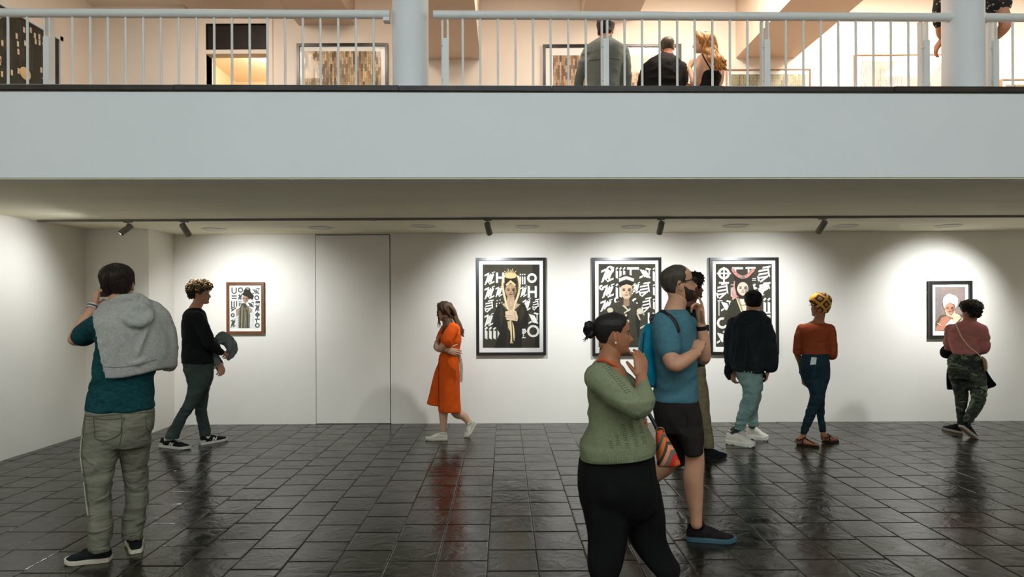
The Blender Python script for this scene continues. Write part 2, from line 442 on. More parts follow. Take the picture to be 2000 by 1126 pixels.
# doorway with dark transom and a lit room behind
fr = struct('door_2', MB().box(d0 - 0.07, d0, YU - 0.02, YU + 0.15, UF, tz1 + 0.06).box(d1, d1 + 0.07, YU - 0.02, YU + 0.15, UF, tz1 + 0.06).box(d0, d1, YU - 0.02, YU + 0.15, tz1, tz1 + 0.06).box(d0, d1, YU - 0.02, YU + 0.12, oz, tz0), M_upwall)
fr['label'] = 'white door frame around the warm lit upper doorway'
mk('transom_panel', *box(d0, d1, YU + 0.03, YU + 0.05, tz0, tz1), mat('transom_dark', lin(38, 33, 28), 0.5, 0.1), fr)
M_room = mat('back_room_paint', lin(240, 222, 192), 0.8, 0.02)
mb = MB(); mb.box(d0 - 0.5, d1 + 0.8, YU + 2.0, YU + 2.1, UF, UC - 0.3); mb.box(d0 - 0.6, d0 - 0.5, YU + 0.15, YU + 2.1, UF, UC - 0.3)
mb.box(d1 + 0.8, d1 + 0.9, YU + 0.15, YU + 2.1, UF, UC - 0.3); mb.box(d0 - 0.6, d1 + 0.9, YU + 0.15, YU + 2.1, UC - 0.4, UC - 0.3)
struct('wall_backroom', mb, M_room)
l = bpy.data.lights.new('back_room_lamp', 'POINT'); l.energy = 38; l.color = (1.0, 0.9, 0.76); l.shadow_soft_size = 0.15
o = bpy.data.objects.new('back_room_lamp', l); COL.objects.link(o); o.location = ((d0 + d1) / 2 + 0.2, YU + 0.9, UC - 0.7)
dpx = mk('panel_line', *box(P(432, 140, YU + 1.98).x, P(433.5, 140, YU + 1.98).x, YU + 1.985, YU + 2.0, UF, P(432, 128, YU + 1.98).z), mat('panel_line_tan', lin(190, 150, 105), 0.8), fr)

# ceiling beams running front to back
def beam(x0, x1, zb, y0=4.7):
    return box(x0, x1, y0, YU, zb, UC)
def bx(px, py): return P(px, py, YU).x
zs, zd = P(640, 49, YU).z, P(1495, 113, YU).z
for k, (a, b, py, zz, m_) in enumerate([(583, 693, 49, zs, M_beam), (1133, 1243, 41, zs + 0.05, M_beam), (826, 938, 113, zd, M_beam), (1437, 1553, 113, zd, M_beam), (372, 560, 20, zs + 0.2, M_beam), (150, 362, 12, zs + 0.26, M_upwall)]):
    struct('ceiling_beam', beam(bx(a, py), bx(b, py), zz), m_)

# columns
def column(px, wpx, label):
    Yc = Yb(px, 0.135)
    c = P(px, 150, Yc); th = math.atan((px - CX) / F); r = wpx / 2 * math.cos(th) * Yc / F
    t_ = empty('column', (c.x, Yc, 3.13), label, 'column')
    ring = lambda z, rr: [Vector((c.x + rr * math.cos(a), Yc + rr * math.sin(a), z)) for a in [2 * math.pi * j / 48 for j in range(48)]]
    o_ = mk('shaft', *loft([ring(3.13, r), ring(6.2, r)]), M_col, t_, True)
    mk('base_ring', *loft([ring(3.128, r + 0.004), ring(3.146, r + 0.004), ring(3.150, r)]), M_col, t_, True)
    return c.x, Yc, r
ca = column(802, 71, 'round white column on the balcony edge between the two railings')
cb_ = column(1881, 87, 'thicker-looking round white column at the right end of the balcony')

# railings
RO = 0.10
def rail_pt(px, z): 
    Y = Yb(px, RO); return Vector(((px - CX) * Y / F, Y, z))
ZT, ZB = 3.695, 3.165
def rail_z(py, px): return P(px, py, Yb(px, RO)).z
def railing(px0, px1, bal, posts, label, cut=None, bottoms=()):
    mid = rail_pt((px0 + px1) / 2, 3.136)
    t_ = empty('balcony_railing', mid, label, 'railing')
    segs = [(px0, px1)] if cut is None else [(px0, cut[0]), (cut[1], px1)]
    for a, b in segs: mk('handrail', *tube([rail_pt(a, ZT), rail_pt(b, ZT)], 0.031, 20, 2, False), M_rail, t_, True)
    for a, b in bottoms:
        p0, p1 = rail_pt(a, ZB), rail_pt(b, ZB)
        MB().add(hexa([(p.x, p.y + dy, p.z + dz) for p in (p0, p1) for dy in (-0.02, 0.02) for dz in (-0.006, 0.006)])).build('bottom_rail', M_rail, t_)
    b0 = rail_pt(bal[0], 0)
    me = None
    for px in bal:
        p = rail_pt(px, 0)
        if me is None:
            o = mk('baluster', *tube([Vector((p.x, p.y, ZB)), Vector((p.x, p.y, ZT - 0.02))], 0.0085, 10, 1, False), M_rail, t_, True); me = o; bx0 = p
        else:
            o = bpy.data.objects.new('baluster', me.data); COL.objects.link(o); o.parent = t_; o.location = p - bx0
    for px in posts:
        p = rail_pt(px, 0)
        # a post: flat bar up to the handrail and a shorter thicker plate bolted to it, standing on the coping
        o = MB().box(p.x - 0.029, p.x - 0.018, p.y + 0.006, p.y + 0.05, 3.15, ZT - 0.02).box(p.x + 0.011, p.x + 0.022, p.y - 0.0, p.y + 0.05, 3.15, ZT - 0.02).build('post', M_rail, t_)
        q = MB().box(p.x - 0.019, p.x + 0.023, p.y - 0.014, p.y + 0.004, 3.134, 3.52).build('post_plate', M_rail, o)
        for z in (3.22, 3.47):
            mk('bolt', *cyl(Vector((p.x - 0.026, p.y - 0.004, z)), Vector((p.x - 0.014, p.y - 0.004, z)), 0.007, 8), M_rail, o)
    return t_
r1 = railing(-520, 764, [-20 - 34.6 * k for k in range(1, 6)] + [-262 - 34.6 * k for k in range(7)] + [18, 56] + [144 + 34.6 * k for k in range(18)] + [-20], [94, -226], 'white tubular railing with thin balusters left of the round column', None, [(-520, -232), (-220, 88), (100, 762)])
mk('end_bracket', *box(rail_pt(752, 0).x, rail_pt(764, 0).x, Yb(758, RO) - 0.03, Yb(758, RO) + 0.03, ZT - 0.055, ZT - 0.03), M_rail, r1)
r2 = railing(849, 2560, [906 + 34.35 * k for k in range(8)] + [1222 + 34.3 * k for k in range(8)] + [1537 + 34.2 * k for k in range(8)] + [1980 + 34.2 * k for k in range(8)] + [2294 + 34.2 * k for k in range(8)], [872, 1185, 1499, 1810, 1945, 2258],
             'longer white tubular railing with thin balusters right of the round column', None, [(876, 1180), (1190, 1494), (1505, 1806), (1950, 2252), (2264, 2560)])

# ------------------------------------------------------------------ track spotlights
M_lens = emis('lamp_lens', (1.0, 0.96, 0.9, 1), 7.0)
def spot(px, py, target, power, label, size=116, blend=1.0, off=False):
    b = P(px, py, TY); base = Vector((b.x, TY, CZ - 0.02))
    piv = Vector((b.x, TY, CZ - 0.095))
    d = (Vector(target) - piv).normalized()
    t_ = empty('track_spotlight', base, label, 'spotlight', 'spotlights on the lower ceiling track')
    mk('stem', *cyl(base, piv, 0.007, 10), M_spot, t_, True)
    mk('track_adapter', *box(b.x - 0.04, b.x + 0.04, TY - 0.016, TY + 0.016, CZ - 0.034, CZ - 0.018), M_spot, t_)
    q0, q1 = piv - d * 0.045, piv + d * 0.10
    n = 24
    R = d.to_track_quat('Z', 'Y').to_matrix()
    rg = lambda s, r: [piv + d * s + R @ Vector((r * math.cos(a), r * math.sin(a), 0)) for a in [2 * math.pi * j / n for j in range(n)]]
    h = mk('housing', *loft([rg(-0.05, 0.012), rg(-0.05, 0.028), rg(-0.045, 0.032), rg(0.098, 0.034), rg(0.102, 0.032), rg(0.100, 0.028), rg(0.085, 0.026)]), M_spot, t_, True)
    mk('lens', *loft([rg(0.088, 0.0255), rg(0.091, 0.0255)]), M_lens, h)
    mk('yoke', *box(piv.x - 0.012, piv.x + 0.012, TY - 0.012, TY + 0.012, piv.z + 0.028, piv.z + 0.045), M_spot, t_)
    l = bpy.data.lights.new('spot_beam', 'SPOT'); l.energy = power; l.spot_size = math.radians(size); l.spot_blend = blend
    l.color = (0.915, 0.96, 1.0); l.shadow_soft_size = 0.03
    o = bpy.data.objects.new('spot_beam', l); COL.objects.link(o); o.location = piv + d * 0.112
    o.rotation_euler = d.to_track_quat('-Z', 'Y').to_euler()
    o.parent = t_; o.location = o.location - t_.location
SP = 140
spot(250, 447, (XL, 5.5, 1.1), SP * 0.42, 'white track spotlight aimed at the left wall with glowing lens', 150)
spot(360, 452, P(500, 668, WB), SP, 'white track spotlight in front of the brown-framed poster')
spot(953, 447, P(1005, 668, WB), SP, 'white track spotlight above the gold-crowned figure poster')
spot(1291, 445, P(1240, 668, WB), SP, 'white track spotlight above the banded-hat figure poster')
spot(1607, 443, P(1460, 668, WB), SP, 'tilted white track spotlight aimed left at the horned-headdress poster')
spot(2050, 441, P(1820, 620, WB), SP * 1.5, 'white track spotlight beyond the right edge lighting the turban portrait', 84)
spot(2420, 440, P(2230, 650, WB), SP, 'added unseen track spotlight farthest right, brightening the right end of the wall')  # added lamp out of view, lifts the dim right end of the back wall
# ------------------------------------------------------------------ posters on the lower wall
def glass_mat():
    m = bpy.data.materials.new('picture_glass'); m.use_nodes = True; nt = m.node_tree
    for n in list(nt.nodes): nt.nodes.remove(n)
    out = N(nt, 'ShaderNodeOutputMaterial'); mx = N(nt, 'ShaderNodeMixShader'); tr = N(nt, 'ShaderNodeBsdfTransparent'); gl = N(nt, 'ShaderNodeBsdfGlossy')
    gl.inputs['Roughness'].default_value = 0.06; fz = N(nt, 'ShaderNodeFresnel'); fz.inputs['IOR'].default_value = 1.3
    nt.links.new(fz.outputs[0], mx.inputs[0]); nt.links.new(tr.outputs[0], mx.inputs[1]); nt.links.new(gl.outputs[0], mx.inputs[2]); nt.links.new(mx.outputs[0], out.inputs[0])
    return m
M_glass = glass_mat()
def flat(name): return name
def ink(r, g, b): return mat(f'ink_{r}_{g}_{b}', lin(r, g, b), 0.7, 0.12, 18, spec=0.15)
class Poster:
    """print drawn in crop-pixel coordinates of the photograph (ox, oy, s) and laid on the wall plane"""
    def __init__(s, name, ox, oy, sc, label, outer, inner, frame_m, fw, mat_m=M_matb, Y=WB, depth=0.046, glass=True):
        s.ox, s.oy, s.sc, s.Y = ox, oy, sc, Y
        s.front = Y - depth
        x0, y0, x1, y1 = outer
        c = s.w((x0 + x1) / 2, y1, 0)
        s.t = empty(name, (c.x, Y, c.z), label, 'picture', 'framed pictures on the lower wall' if Y == WB and c.z < 2.4 else 'framed pictures in the upper gallery')
        A = s.w(x0, y0, 0); B = s.w(x1, y1, 0)
        X0, X1, Z1, Z0 = A.x, B.x, A.z, B.z
        yf, yb = s.front, Y - 0.001
        def rail(p, q, pi, qi):
            # mitred bar with a bevelled inner lip
            v = [(p[0], yb, p[1]), (q[0], yb, q[1]), (q[0], yf, q[1]), (p[0], yf, p[1]), (qi[0], yf, qi[1]), (pi[0], yf, pi[1]), (qi[0], yf + depth * 0.5, qi[1]), (pi[0], yf + depth * 0.5, pi[1])]
            mk('frame_bar', v, [(0, 1, 2, 3), (3, 2, 4, 5), (5, 4, 6, 7), (7, 6, 1, 0), (0, 3, 5, 7), (1, 6, 4, 2)], frame_m, s.t)
        a, b, c_, d = (X0, Z1), (X1, Z1), (X1, Z0), (X0, Z0)
        ai, bi, ci, di = (X0 + fw, Z1 - fw), (X1 - fw, Z1 - fw), (X1 - fw, Z0 + fw), (X0 + fw, Z0 + fw)
        rail(a, b, ai, bi); rail(b, c_, bi, ci); rail(c_, d, ci, di); rail(d, a, di, ai)
        s.yp = Y - depth * 0.42
        mk('mat_board', *box(X0 + fw * 0.9, X1 - fw * 0.9, s.yp, Y - 0.002, Z0 + fw * 0.9, Z1 - fw * 0.9), mat_m, s.t)
        s.layer = 1
        if glass:
            mk('glass', [(X0 + fw * 0.9, yf + depth * 0.3, Z0 + fw * 0.9), (X1 - fw * 0.9, yf + depth * 0.3, Z0 + fw * 0.9), (X1 - fw * 0.9, yf + depth * 0.3, Z1 - fw * 0.9), (X0 + fw * 0.9, yf + depth * 0.3, Z1 - fw * 0.9)], [(0, 1, 2, 3)], M_glass, s.t)
    def w(s, x, y, lay):
        return P(s.ox + x / s.sc, s.oy + y / s.sc, s.Y) - Vector((0, lay, 0))
    def poly(s, name, polys, m, clip=None):
        y = s.yp - 0.0007 * s.layer; s.layer += 1
        mb = MB()
        for ip, pl in enumerate(polys):
            yo = y - 8e-6 * (ip % 36)
            if clip: pl = [(min(max(x, clip[0]), clip[2]), min(max(yy, clip[1]), clip[3])) for x, yy in pl]
            v = []
            for x, yy in pl:
                q = s.w(x, yy, 0); v.append(Vector((q.x, yo, q.z)))
            mb.add((v, [tuple(range(len(v)))]))
        return mb.build(name, m, s.t, fix=False)
def stroke(x0, y0, x1, y1, w_, cut=0.5):
    dx, dy = x1 - x0, y1 - y0; L = math.hypot(dx, dy) or 1; nx, ny = -dy / L * w_ / 2, dx / L * w_ / 2; tx, ty = dx / L * w_ * cut / 2, dy / L * w_ * cut / 2
    return [(x0 + nx - tx, y0 + ny - ty), (x0 - nx + tx, y0 - ny + ty), (x1 - nx + tx, y1 - ny + ty), (x1 + nx - tx, y1 + ny - ty)]
def dia(x, y, r): return [(x - r, y + r * .35), (x + r * .2, y - r), (x + r, y - r * .35), (x - r * .2, y + r)]
def arc(cx, cy, ro, ri, a0=0, a1=360, n=28):
    out = []
    for k in range(n):
        t0, t1 = math.radians(a0 + (a1 - a0) * k / n), math.radians(a0 + (a1 - a0) * (k + 1) / n)
        out.append([(cx + ro * math.cos(t0), cy + ro * math.sin(t0)), (cx + ro * math.cos(t1), cy + ro * math.sin(t1)), (cx + ri * math.cos(t1), cy + ri * math.sin(t1)), (cx + ri * math.cos(t0), cy + ri * math.sin(t0))])
    return out
def ell(cx, cy, rx, ry, n=26): return [(cx + rx * math.cos(2 * math.pi * k / n), cy + ry * math.sin(2 * math.pi * k / n)) for k in range(n)]
def glyph(kind, x0, y0, x1, y1, th=None):
    w_, h = x1 - x0, y1 - y0; X = lambda u: x0 + u * w_; Y = lambda v: y0 + v * h
    t = th or w_ * 0.2; o = []
    if kind == 'slash':      # slanted black-letter strokes with a pen-cut flag and foot
        for k in range(3): o.append(stroke(X(0.12 + 0.22 * k), Y(0.88 - 0.05 * k), X(0.42 + 0.22 * k), Y(0.22 - 0.03 * k), t * 0.85))
        o.append(stroke(X(0.0), Y(0.3), X(0.45), Y(0.14), t * 0.8)); o.append(stroke(X(0.45), Y(0.92), X(0.95), Y(0.74), t * 0.7))
        o.append(stroke(X(0.7), Y(0.1), X(1.0), Y(0.02), t * 0.4)); o.append(dia(X(0.08), Y(0.93), t * 0.55))
    elif kind == 'back':     # mirrored, falling strokes
        for k in range(3): o.append(stroke(X(0.1 + 0.2 * k), Y(0.2 + 0.04 * k), X(0.5 + 0.2 * k), Y(0.8 + 0.04 * k), t * 0.8))
        o.append(stroke(X(0.0), Y(0.85), X(0.3), Y(0.72), t * 0.8)); o.append(stroke(X(0.55), Y(0.12), X(0.98), Y(0.2), t * 0.8))
        o.append(stroke(X(0.85), Y(0.2), X(0.85), Y(0.6), t * 0.5))
    elif kind == 'rot':      # a letter lying on its side: broken horizontal bars on a slanted stem
        for k in range(3): o.append(stroke(X(0.1), Y(0.3 + 0.22 * k), X(0.8), Y(0.2 + 0.22 * k), t * 0.7))
        o.append(stroke(X(0.25), Y(0.98), X(0.78), Y(0.62), t * 0.7)); o.append(stroke(X(0.05), Y(0.62), X(0.15), Y(0.95), t * 0.6))
        o.append(stroke(X(0.4), Y(0.08), X(1.0), Y(0.0), t * 0.7)); o.append(stroke(X(0.82), Y(0.1), X(0.9), Y(0.66), t * 0.6))
    elif kind[:3] == 'iii':
        n = int(kind[3:] or 3)
        for k in range(n):
            u = (k + 0.5) / n; o.append(stroke(X(u), Y(0.32), X(u), Y(1.0), w_ / n * 0.62)); o.append(dia(X(u), Y(0.13), w_ / n * 0.42))
    elif kind == 'H': o += [stroke(X(0.1), Y(0), X(0.1), Y(1), t, 0), stroke(X(0.9), Y(0), X(0.9), Y(1), t, 0), stroke(X(0.1), Y(0.5), X(0.9), Y(0.5), t, 0)]
    elif kind == 'I': o += [stroke(X(0), Y(0.08), X(1), Y(0.08), t, 0), stroke(X(0), Y(0.92), X(1), Y(0.92), t, 0), stroke(X(0.5), Y(0.1), X(0.5), Y(0.9), t, 0)]
    elif kind == 'O': o += arc((x0 + x1) / 2, (y0 + y1) / 2, w_ / 2, w_ / 2 - t)
    elif kind == 'C': o += arc((x0 + x1) / 2, (y0 + y1) / 2, w_ / 2, w_ / 2 - t, 30, 290)
    elif kind == 'U': o += [stroke(X(0.1), Y(0), X(0.1), Y(0.6), t, 0), stroke(X(0.9), Y(0), X(0.9), Y(0.6), t, 0)] + arc((x0 + x1) / 2, Y(0.58), w_ * 0.4 + t / 2, w_ * 0.4 - t / 2, 0, 180, 14)
    elif kind == 'E': o += [stroke(X(0.12), Y(0), X(0.12), Y(1), t, 0), stroke(X(0.5), Y(0.05), X(0.5), Y(0.9), t, 0), stroke(X(0.88), Y(0), X(0.88), Y(0.85), t, 0), stroke(X(0.1), Y(0.95), X(0.55), Y(0.95), t * 0.8, 0)]
    elif kind == 'B': o += [stroke(X(0), Y(0.25), X(1), Y(0.25), t, 0), stroke(X(0), Y(0.75), X(1), Y(0.75), t, 0)]
    elif kind == 'Y': o += [stroke(X(0), Y(0.2), X(0.45), Y(0.6), t), stroke(X(1), Y(0), X(0.1), Y(1), t)]
    elif kind == 'X': o += arc((x0 + x1) / 2, (y0 + y1) * .5 - h * .1, w_ * 0.42, w_ * 0.42 - t) + [stroke(X(0), Y(0.4), X(1), Y(0.4), t * .7, 0), stroke(X(0.5), Y(0), X(0.5), Y(1), t * .7, 0), stroke(X(0.15), Y(0.98), X(0.85), Y(0.98), t * .7, 0)]
    elif kind == 'T': o += [stroke(X(0), Y(0.1), X(1), Y(0.1), t, 0), stroke(X(0.3), Y(0.1), X(0.3), Y(1), t * .8)]
    elif kind == 'dots':
        for a, b in ((.2, .2), (.65, .12), (.15, .55), (.6, .5), (.95, .45)): o.append(dia(X(a), Y(b), t * 0.6))
        o.append(stroke(X(.12), Y(.7), X(.12), Y(1), t)); 
    return o
def face(ps, cx, cy, rx, ry, skin, dark, lip):
    sk = ink(*skin)
    ps.poly('face', [[(cx + rx * math.sin(a) * (1 - 0.22 * max(0, -math.cos(a)) ** 2), cy - ry * math.cos(a)) for a in [2 * math.pi * k / 30 for k in range(30)]]], sk)
    sh = ink(*[int(c * 0.72) for c in skin])
    ps.poly('cheek_tone', [ell(cx + rx * 0.62, cy + ry * 0.1, rx * 0.28, ry * 0.55)], sh)
    ps.poly('eye_tone', [ell(cx - rx * .42, cy - ry * .12, rx * .24, ry * .1), ell(cx + rx * .42, cy - ry * .12, rx * .24, ry * .1), stroke(cx - rx * .68, cy - ry * .3, cx - rx * .18, cy - ry * .32, ry * .06), stroke(cx + rx * .68, cy - ry * .3, cx + rx * .18, cy - ry * .32, ry * .06)], ink(*dark))
    ps.poly('nose_tone', [ell(cx, cy + ry * .2, rx * .18, ry * .07), [(cx + rx * .05, cy - ry * .15), (cx + rx * .16, cy + ry * .18), (cx + rx * .04, cy + ry * .18)]], sh)
    ps.poly('lips', [ell(cx, cy + ry * .48, rx * .32, ry * .09)], ink(*lip))

WHITE, CHAR = ink(232, 230, 222), ink(66, 62, 50)
# poster 1: gold crowned figure
p1 = Poster('framed_poster', 920, 490, 5.12, 'black-framed poster of a figure with tall gold crown and braids', (52, 70, 748, 1036), None, M_black, 0.036)
p1.poly('print', [[(118, 135), (684, 135), (684, 965), (118, 965)]], CHAR)
p1.poly('background_strip', [[(614, 135), (684, 135), (684, 965), (640, 965)]], ink(46, 43, 35))
L = []
for k, r in ((('slash'), (135, 205, 240, 340)), ('slash', (135, 348, 238, 482)), ('rot', (135, 490, 225, 612)), ('slash', (135, 618, 225, 756)), ('iii4', (130, 755, 300, 876)), ('H', (252, 215, 330, 318)), ('slash', (245, 345, 318, 462)), ('dots', (248, 478, 312, 562)),
             ('iii3', (482, 220, 548, 332)), ('O', (560, 222, 657, 319)), ('slash', (492, 342, 560, 465)), ('H', (568, 350, 655, 466)), ('slash', (515, 470, 598, 604)), ('rot', (612, 480, 678, 592)), ('back', (575, 602, 674, 742)), ('O', (560, 738, 682, 860)), ('X', (492, 755, 556, 866))):
    L += glyph(k, *r, th=22 if k in 'HO' else None)
p1.poly('lettering', L, WHITE)
p1.poly('robe', [[(300, 520), (345, 600), (470, 600), (500, 515), (540, 535), (575, 640), (560, 760), (510, 780), (505, 965), (230, 965), (285, 820), (250, 760), (215, 770), (235, 620), (262, 545)]], ink(42, 39, 31))
p1.poly('robe_fold', [[(300, 540), (330, 640), (300, 760), (285, 640)], [(505, 540), (545, 600), (500, 700), (480, 640)], [(360, 720), (380, 720), (372, 960), (352, 960)]], ink(58, 54, 42))
p1.poly('neck', [[(365, 450), (430, 450), (440, 520), (495, 530), (420, 600), (380, 600), (310, 530), (355, 510)]], ink(186, 160, 130))
face(p1, 397, 398, 56, 72, (172, 142, 112), (60, 42, 30), (110, 66, 56))
p1.poly('hair', [[(338, 360), (340, 290), (370, 262), (430, 262), (458, 300), (460, 350), (440, 330), (360, 330)]], ink(44, 36, 26))
gold, gold2 = ink(206, 184, 136), ink(236, 222, 186)
crown = [[(345, 335), (395, 290), (448, 335), (440, 350), (395, 318), (352, 350)], ell(395, 245, 62, 30)]
for k in range(9):
    a = math.radians(-160 + 17.5 * k); crown.append(stroke(392 + 30 * math.cos(a), 240 + 18 * math.sin(a), 392 + (58 + 18 * (k % 2)) * math.cos(a), 240 + (52 + 14 * (k % 2)) * math.sin(a), 7))
p1.poly('crown', crown, gold)
br = []
for sgn, pts in ((-1, [(330, 250), (314, 320), (326, 420), (345, 500), (368, 580)]), (1, [(470, 250), (486, 330), (478, 420), (450, 500), (424, 590)])):
    q = cat(np.array(pts, float), 6)
    for a, b in zip(q[:-1], q[1:]): br.append(stroke(a[0], a[1], b[0], b[1], 20, 0)); 
p1.poly('braids', br, gold)
bd = []
for pts in ([(330, 250), (318, 320), (332, 420), (350, 500), (368, 580)], [(466, 250), (480, 330), (472, 420), (446, 500), (424, 590)]):
    for a in cat(np.array(pts, float), 5): bd.append(ell(a[0], a[1], 7, 6, 8))
p1.poly('beads', bd, gold2)
p1.poly('hands', [[(340, 605), (395, 588), (450, 598), (470, 660), (462, 700), (400, 690), (356, 688)], stroke(345, 625, 430, 640, 16), stroke(342, 648, 430, 662, 16), stroke(350, 670, 425, 680, 14)], ink(214, 190, 158))
p1.poly('finger_tone', [stroke(350, 637, 425, 652, 4), stroke(352, 660, 425, 672, 4), stroke(430, 610, 446, 690, 4)], ink(140, 112, 84))
p1.poly('tassels', [[(384, 690), (404, 690), (412, 900), (424, 920), (388, 920), (396, 860)], [(410, 700), (428, 745), (440, 850), (430, 905), (420, 850), (414, 760)], [(364, 700), (384, 700), (392, 800), (372, 770)]], gold)
p1.poly('tassel_shine', [stroke(396, 700, 404, 900, 5), stroke(420, 730, 428, 880, 4)], gold2)

# poster 2: banded hat
p2 = Poster('framed_poster', 1140, 490, 5.12, 'black-framed poster of a figure in dark jacket and banded hat', (80, 68, 772, 1042), None, M_black, 0.036)
p2.poly('print', [[(147, 130), (712, 130), (712, 960), (147, 960)]], CHAR)
L = []
for k, r in (('slash', (172, 160, 302, 315)), ('O', (222, 148, 300, 226)), ('iii3', (310, 160, 420, 272)), ('T', (430, 160, 550, 300)), ('back', (555, 160, 668, 285)), ('iii1', (682, 160, 712, 300)), ('slash', (182, 325, 305, 470)), ('iii2', (310, 320, 385, 460)), ('rot', (548, 315, 662, 455)), ('slash', (165, 480, 285, 605)),
             ('C', (150, 330, 205, 400)), ('rot', (575, 465, 672, 612)), ('iii1', (684, 325, 712, 440)), ('iii1', (684, 470, 712, 580)), ('slash', (480, 310, 560, 430)), ('C', (480, 470, 545, 535)), ('H', (640, 615, 700, 800)), ('slash', (160, 690, 280, 820)), ('iii4', (580, 830, 706, 940)), ('slash', (160, 830, 280, 940)), ('C', (300, 460, 370, 520))):
    L += glyph(k, *r, th=18 if k in 'OCH' else None)
p2.poly('lettering', L, WHITE, clip=(148, 131, 711, 959))
p2.poly('jacket', [[(395, 490), (300, 520), (225, 560), (175, 640), (160, 800), (190, 958), (650, 958), (640, 760), (612, 640), (575, 560), (520, 520), (470, 490)]], ink(70, 66, 54))
p2.poly('jacket_fold', [[(300, 560), (330, 700), (310, 900), (285, 720)], [(520, 560), (560, 700), (545, 900), (515, 720)], [(415, 540), (440, 540), (450, 900), (410, 900)]], ink(48, 45, 37))
p2.poly('trim', [stroke(390, 540, 450, 600, 16), stroke(465, 575, 400, 620, 14), ell(262, 590, 30, 26), ell(560, 600, 34, 30), stroke(530, 620, 560, 690, 14), stroke(580, 590, 600, 640, 12), stroke(560, 770, 625, 735, 16), ell(440, 700, 12, 16), ell(420, 640, 10, 14)], ink(206, 198, 172))
p2.poly('neck', [[(395, 450), (450, 450), (455, 540), (420, 560), (395, 530)]], ink(150, 124, 100))
face(p2, 424, 400, 62, 82, (206, 178, 148), (56, 44, 34), (150, 110, 92))
p2.poly('earrings', arc(500, 405, 20, 15, 0, 360, 14), ink(40, 36, 30))
p2.poly('hat', [[(345, 270), (380, 240), (430, 234), (480, 246), (498, 275), (492, 330), (430, 318), (355, 345)]], ink(60, 56, 47))
p2.poly('hat_band', [[(347, 275), (420, 250), (498, 275), (496, 305), (420, 282), (350, 308)]], ink(226, 214, 192))
p2.poly('hat_brim', [[(352, 320), (425, 296), (494, 312), (488, 345), (425, 330), (358, 352)]], ink(38, 35, 29))

# poster 3: horned headdress
p3 = Poster('framed_poster', 1370, 490, 5.12, 'black-framed poster of a hooded figure with pink horned headdress', (72, 68, 762, 1030), None, M_black, 0.036)
p3.poly('print', [[(138, 130), (697, 130), (697, 956), (138, 956)]], CHAR)
L = []
for k, r in (('X', (148, 160, 290, 320)), ('rot', (142, 318, 268, 478)), ('T', (155, 480, 205, 645)), ('back', (190, 480, 290, 615)), ('C', (148, 655, 262, 780)), ('back', (148, 785, 262, 938)), ('T', (300, 165, 410, 240)), ('T', (435, 160, 535, 250)), ('rot', (550, 155, 684, 310)), ('rot', (560, 318, 684, 408)), ('slash', (565, 390, 625, 450)),
             ('iii2', (606, 462, 688, 612)), ('B', (604, 600, 684, 660)), ('slash', (600, 655, 686, 760)), ('iii3', (285, 320, 330, 455)), ('C', (500, 310, 556, 400)), ('iii3', (590, 800, 686, 930)), ('B', (500, 265, 540, 300))):
    L += glyph(k, *r, th=24 if k in 'XC' else None)
p3.poly('lettering', L, WHITE, clip=(139, 131, 696, 955))
p3.poly('veil', [[(318, 300), (345, 300), (350, 400), (368, 470), (300, 490), (300, 440)]], ink(206, 150, 138))
p3.poly('robe', [[(360, 455), (290, 500), (245, 600), (215, 690), (275, 730), (260, 955), (620, 955), (600, 620), (560, 520), (490, 460)]], ink(58, 55, 44))
p3.poly('robe_edge', [stroke(345, 470, 400, 620, 12), stroke(360, 468, 412, 610, 6)], ink(222, 206, 170))
p3.poly('chest', [[(372, 478), (445, 478), (440, 640), (420, 620)]], ink(226, 212, 192))
p3.poly('necklace', arc(408, 500, 46, 38, 30, 150, 12), ink(150, 128, 90))
p3.poly('hood', [[(300, 190), (340, 260), (400, 282), (460, 262), (512, 190), (498, 300), (520, 400), (480, 470), (400, 478), (345, 440), (328, 360), (332, 280)]], ink(52, 48, 41))
face(p3, 406, 378, 56, 68, (214, 196, 176), (60, 50, 42), (168, 130, 118))
hr = []
q = cat(np.array([(305, 185), (330, 222), (370, 252), (408, 262), (450, 248), (482, 215), (508, 190)], float), 5)
for a, b in zip(q[:-1], q[1:]): hr.append(stroke(a[0], a[1], b[0], b[1], 32, 0))
p3.poly('headdress_roll', hr + [ell(306, 188, 15, 15, 12), ell(508, 190, 15, 15, 12)], ink(204, 140, 126))
p3.poly('headdress_mark', [ell(x, y, 7, 5, 8) for x, y in ((325, 210), (350, 240), (380, 262), (440, 246), (470, 222), (490, 205))] + [[(390, 250), (424, 248), (428, 274), (396, 276)]], ink(118, 120, 116))
p3.poly('sleeve_trim', [ell(285, 720, 26, 20), ell(330, 690, 20, 18), ell(275, 755, 14, 22)], ink(220, 204, 164))

# brown framed poster
p4 = Poster('framed_poster', 435, 540, 9.38, 'small brown wooden framed poster with dark letters on white', (88, 104, 776, 1044), None, M_frameb, 0.034, depth=0.04, glass=False)
p4.poly('print', [[(152, 185), (705, 185), (705, 945), (152, 945)]], ink(226, 226, 222))
gr = ink(84, 82, 76)
L = []
for k, r in (('U', (172, 200, 268, 318)), ('B', (176, 330, 268, 420)), ('E', (160, 445, 282, 570)), ('Y', (160, 565, 260, 630)), ('O', (158, 655, 232, 750)), ('slash', (155, 765, 250, 935)), ('O', (288, 195, 385, 292)), ('O', (408, 195, 520, 307)), ('slash', (290, 310, 372, 430)), ('iii2', (300, 440, 362, 540)),
             ('back', (548, 195, 690, 340)), ('O', (590, 340, 680, 430)), ('B', (610, 445, 694, 490)), ('slash', (600, 495, 694, 640)), ('X', (600, 640, 694, 780)), ('T', (600, 770, 690, 840)), ('O', (600, 845, 690, 935)), ('back', (470, 450, 590, 580))):
    L += glyph(k, *r, th=22)
p4.poly('lettering', L, gr)
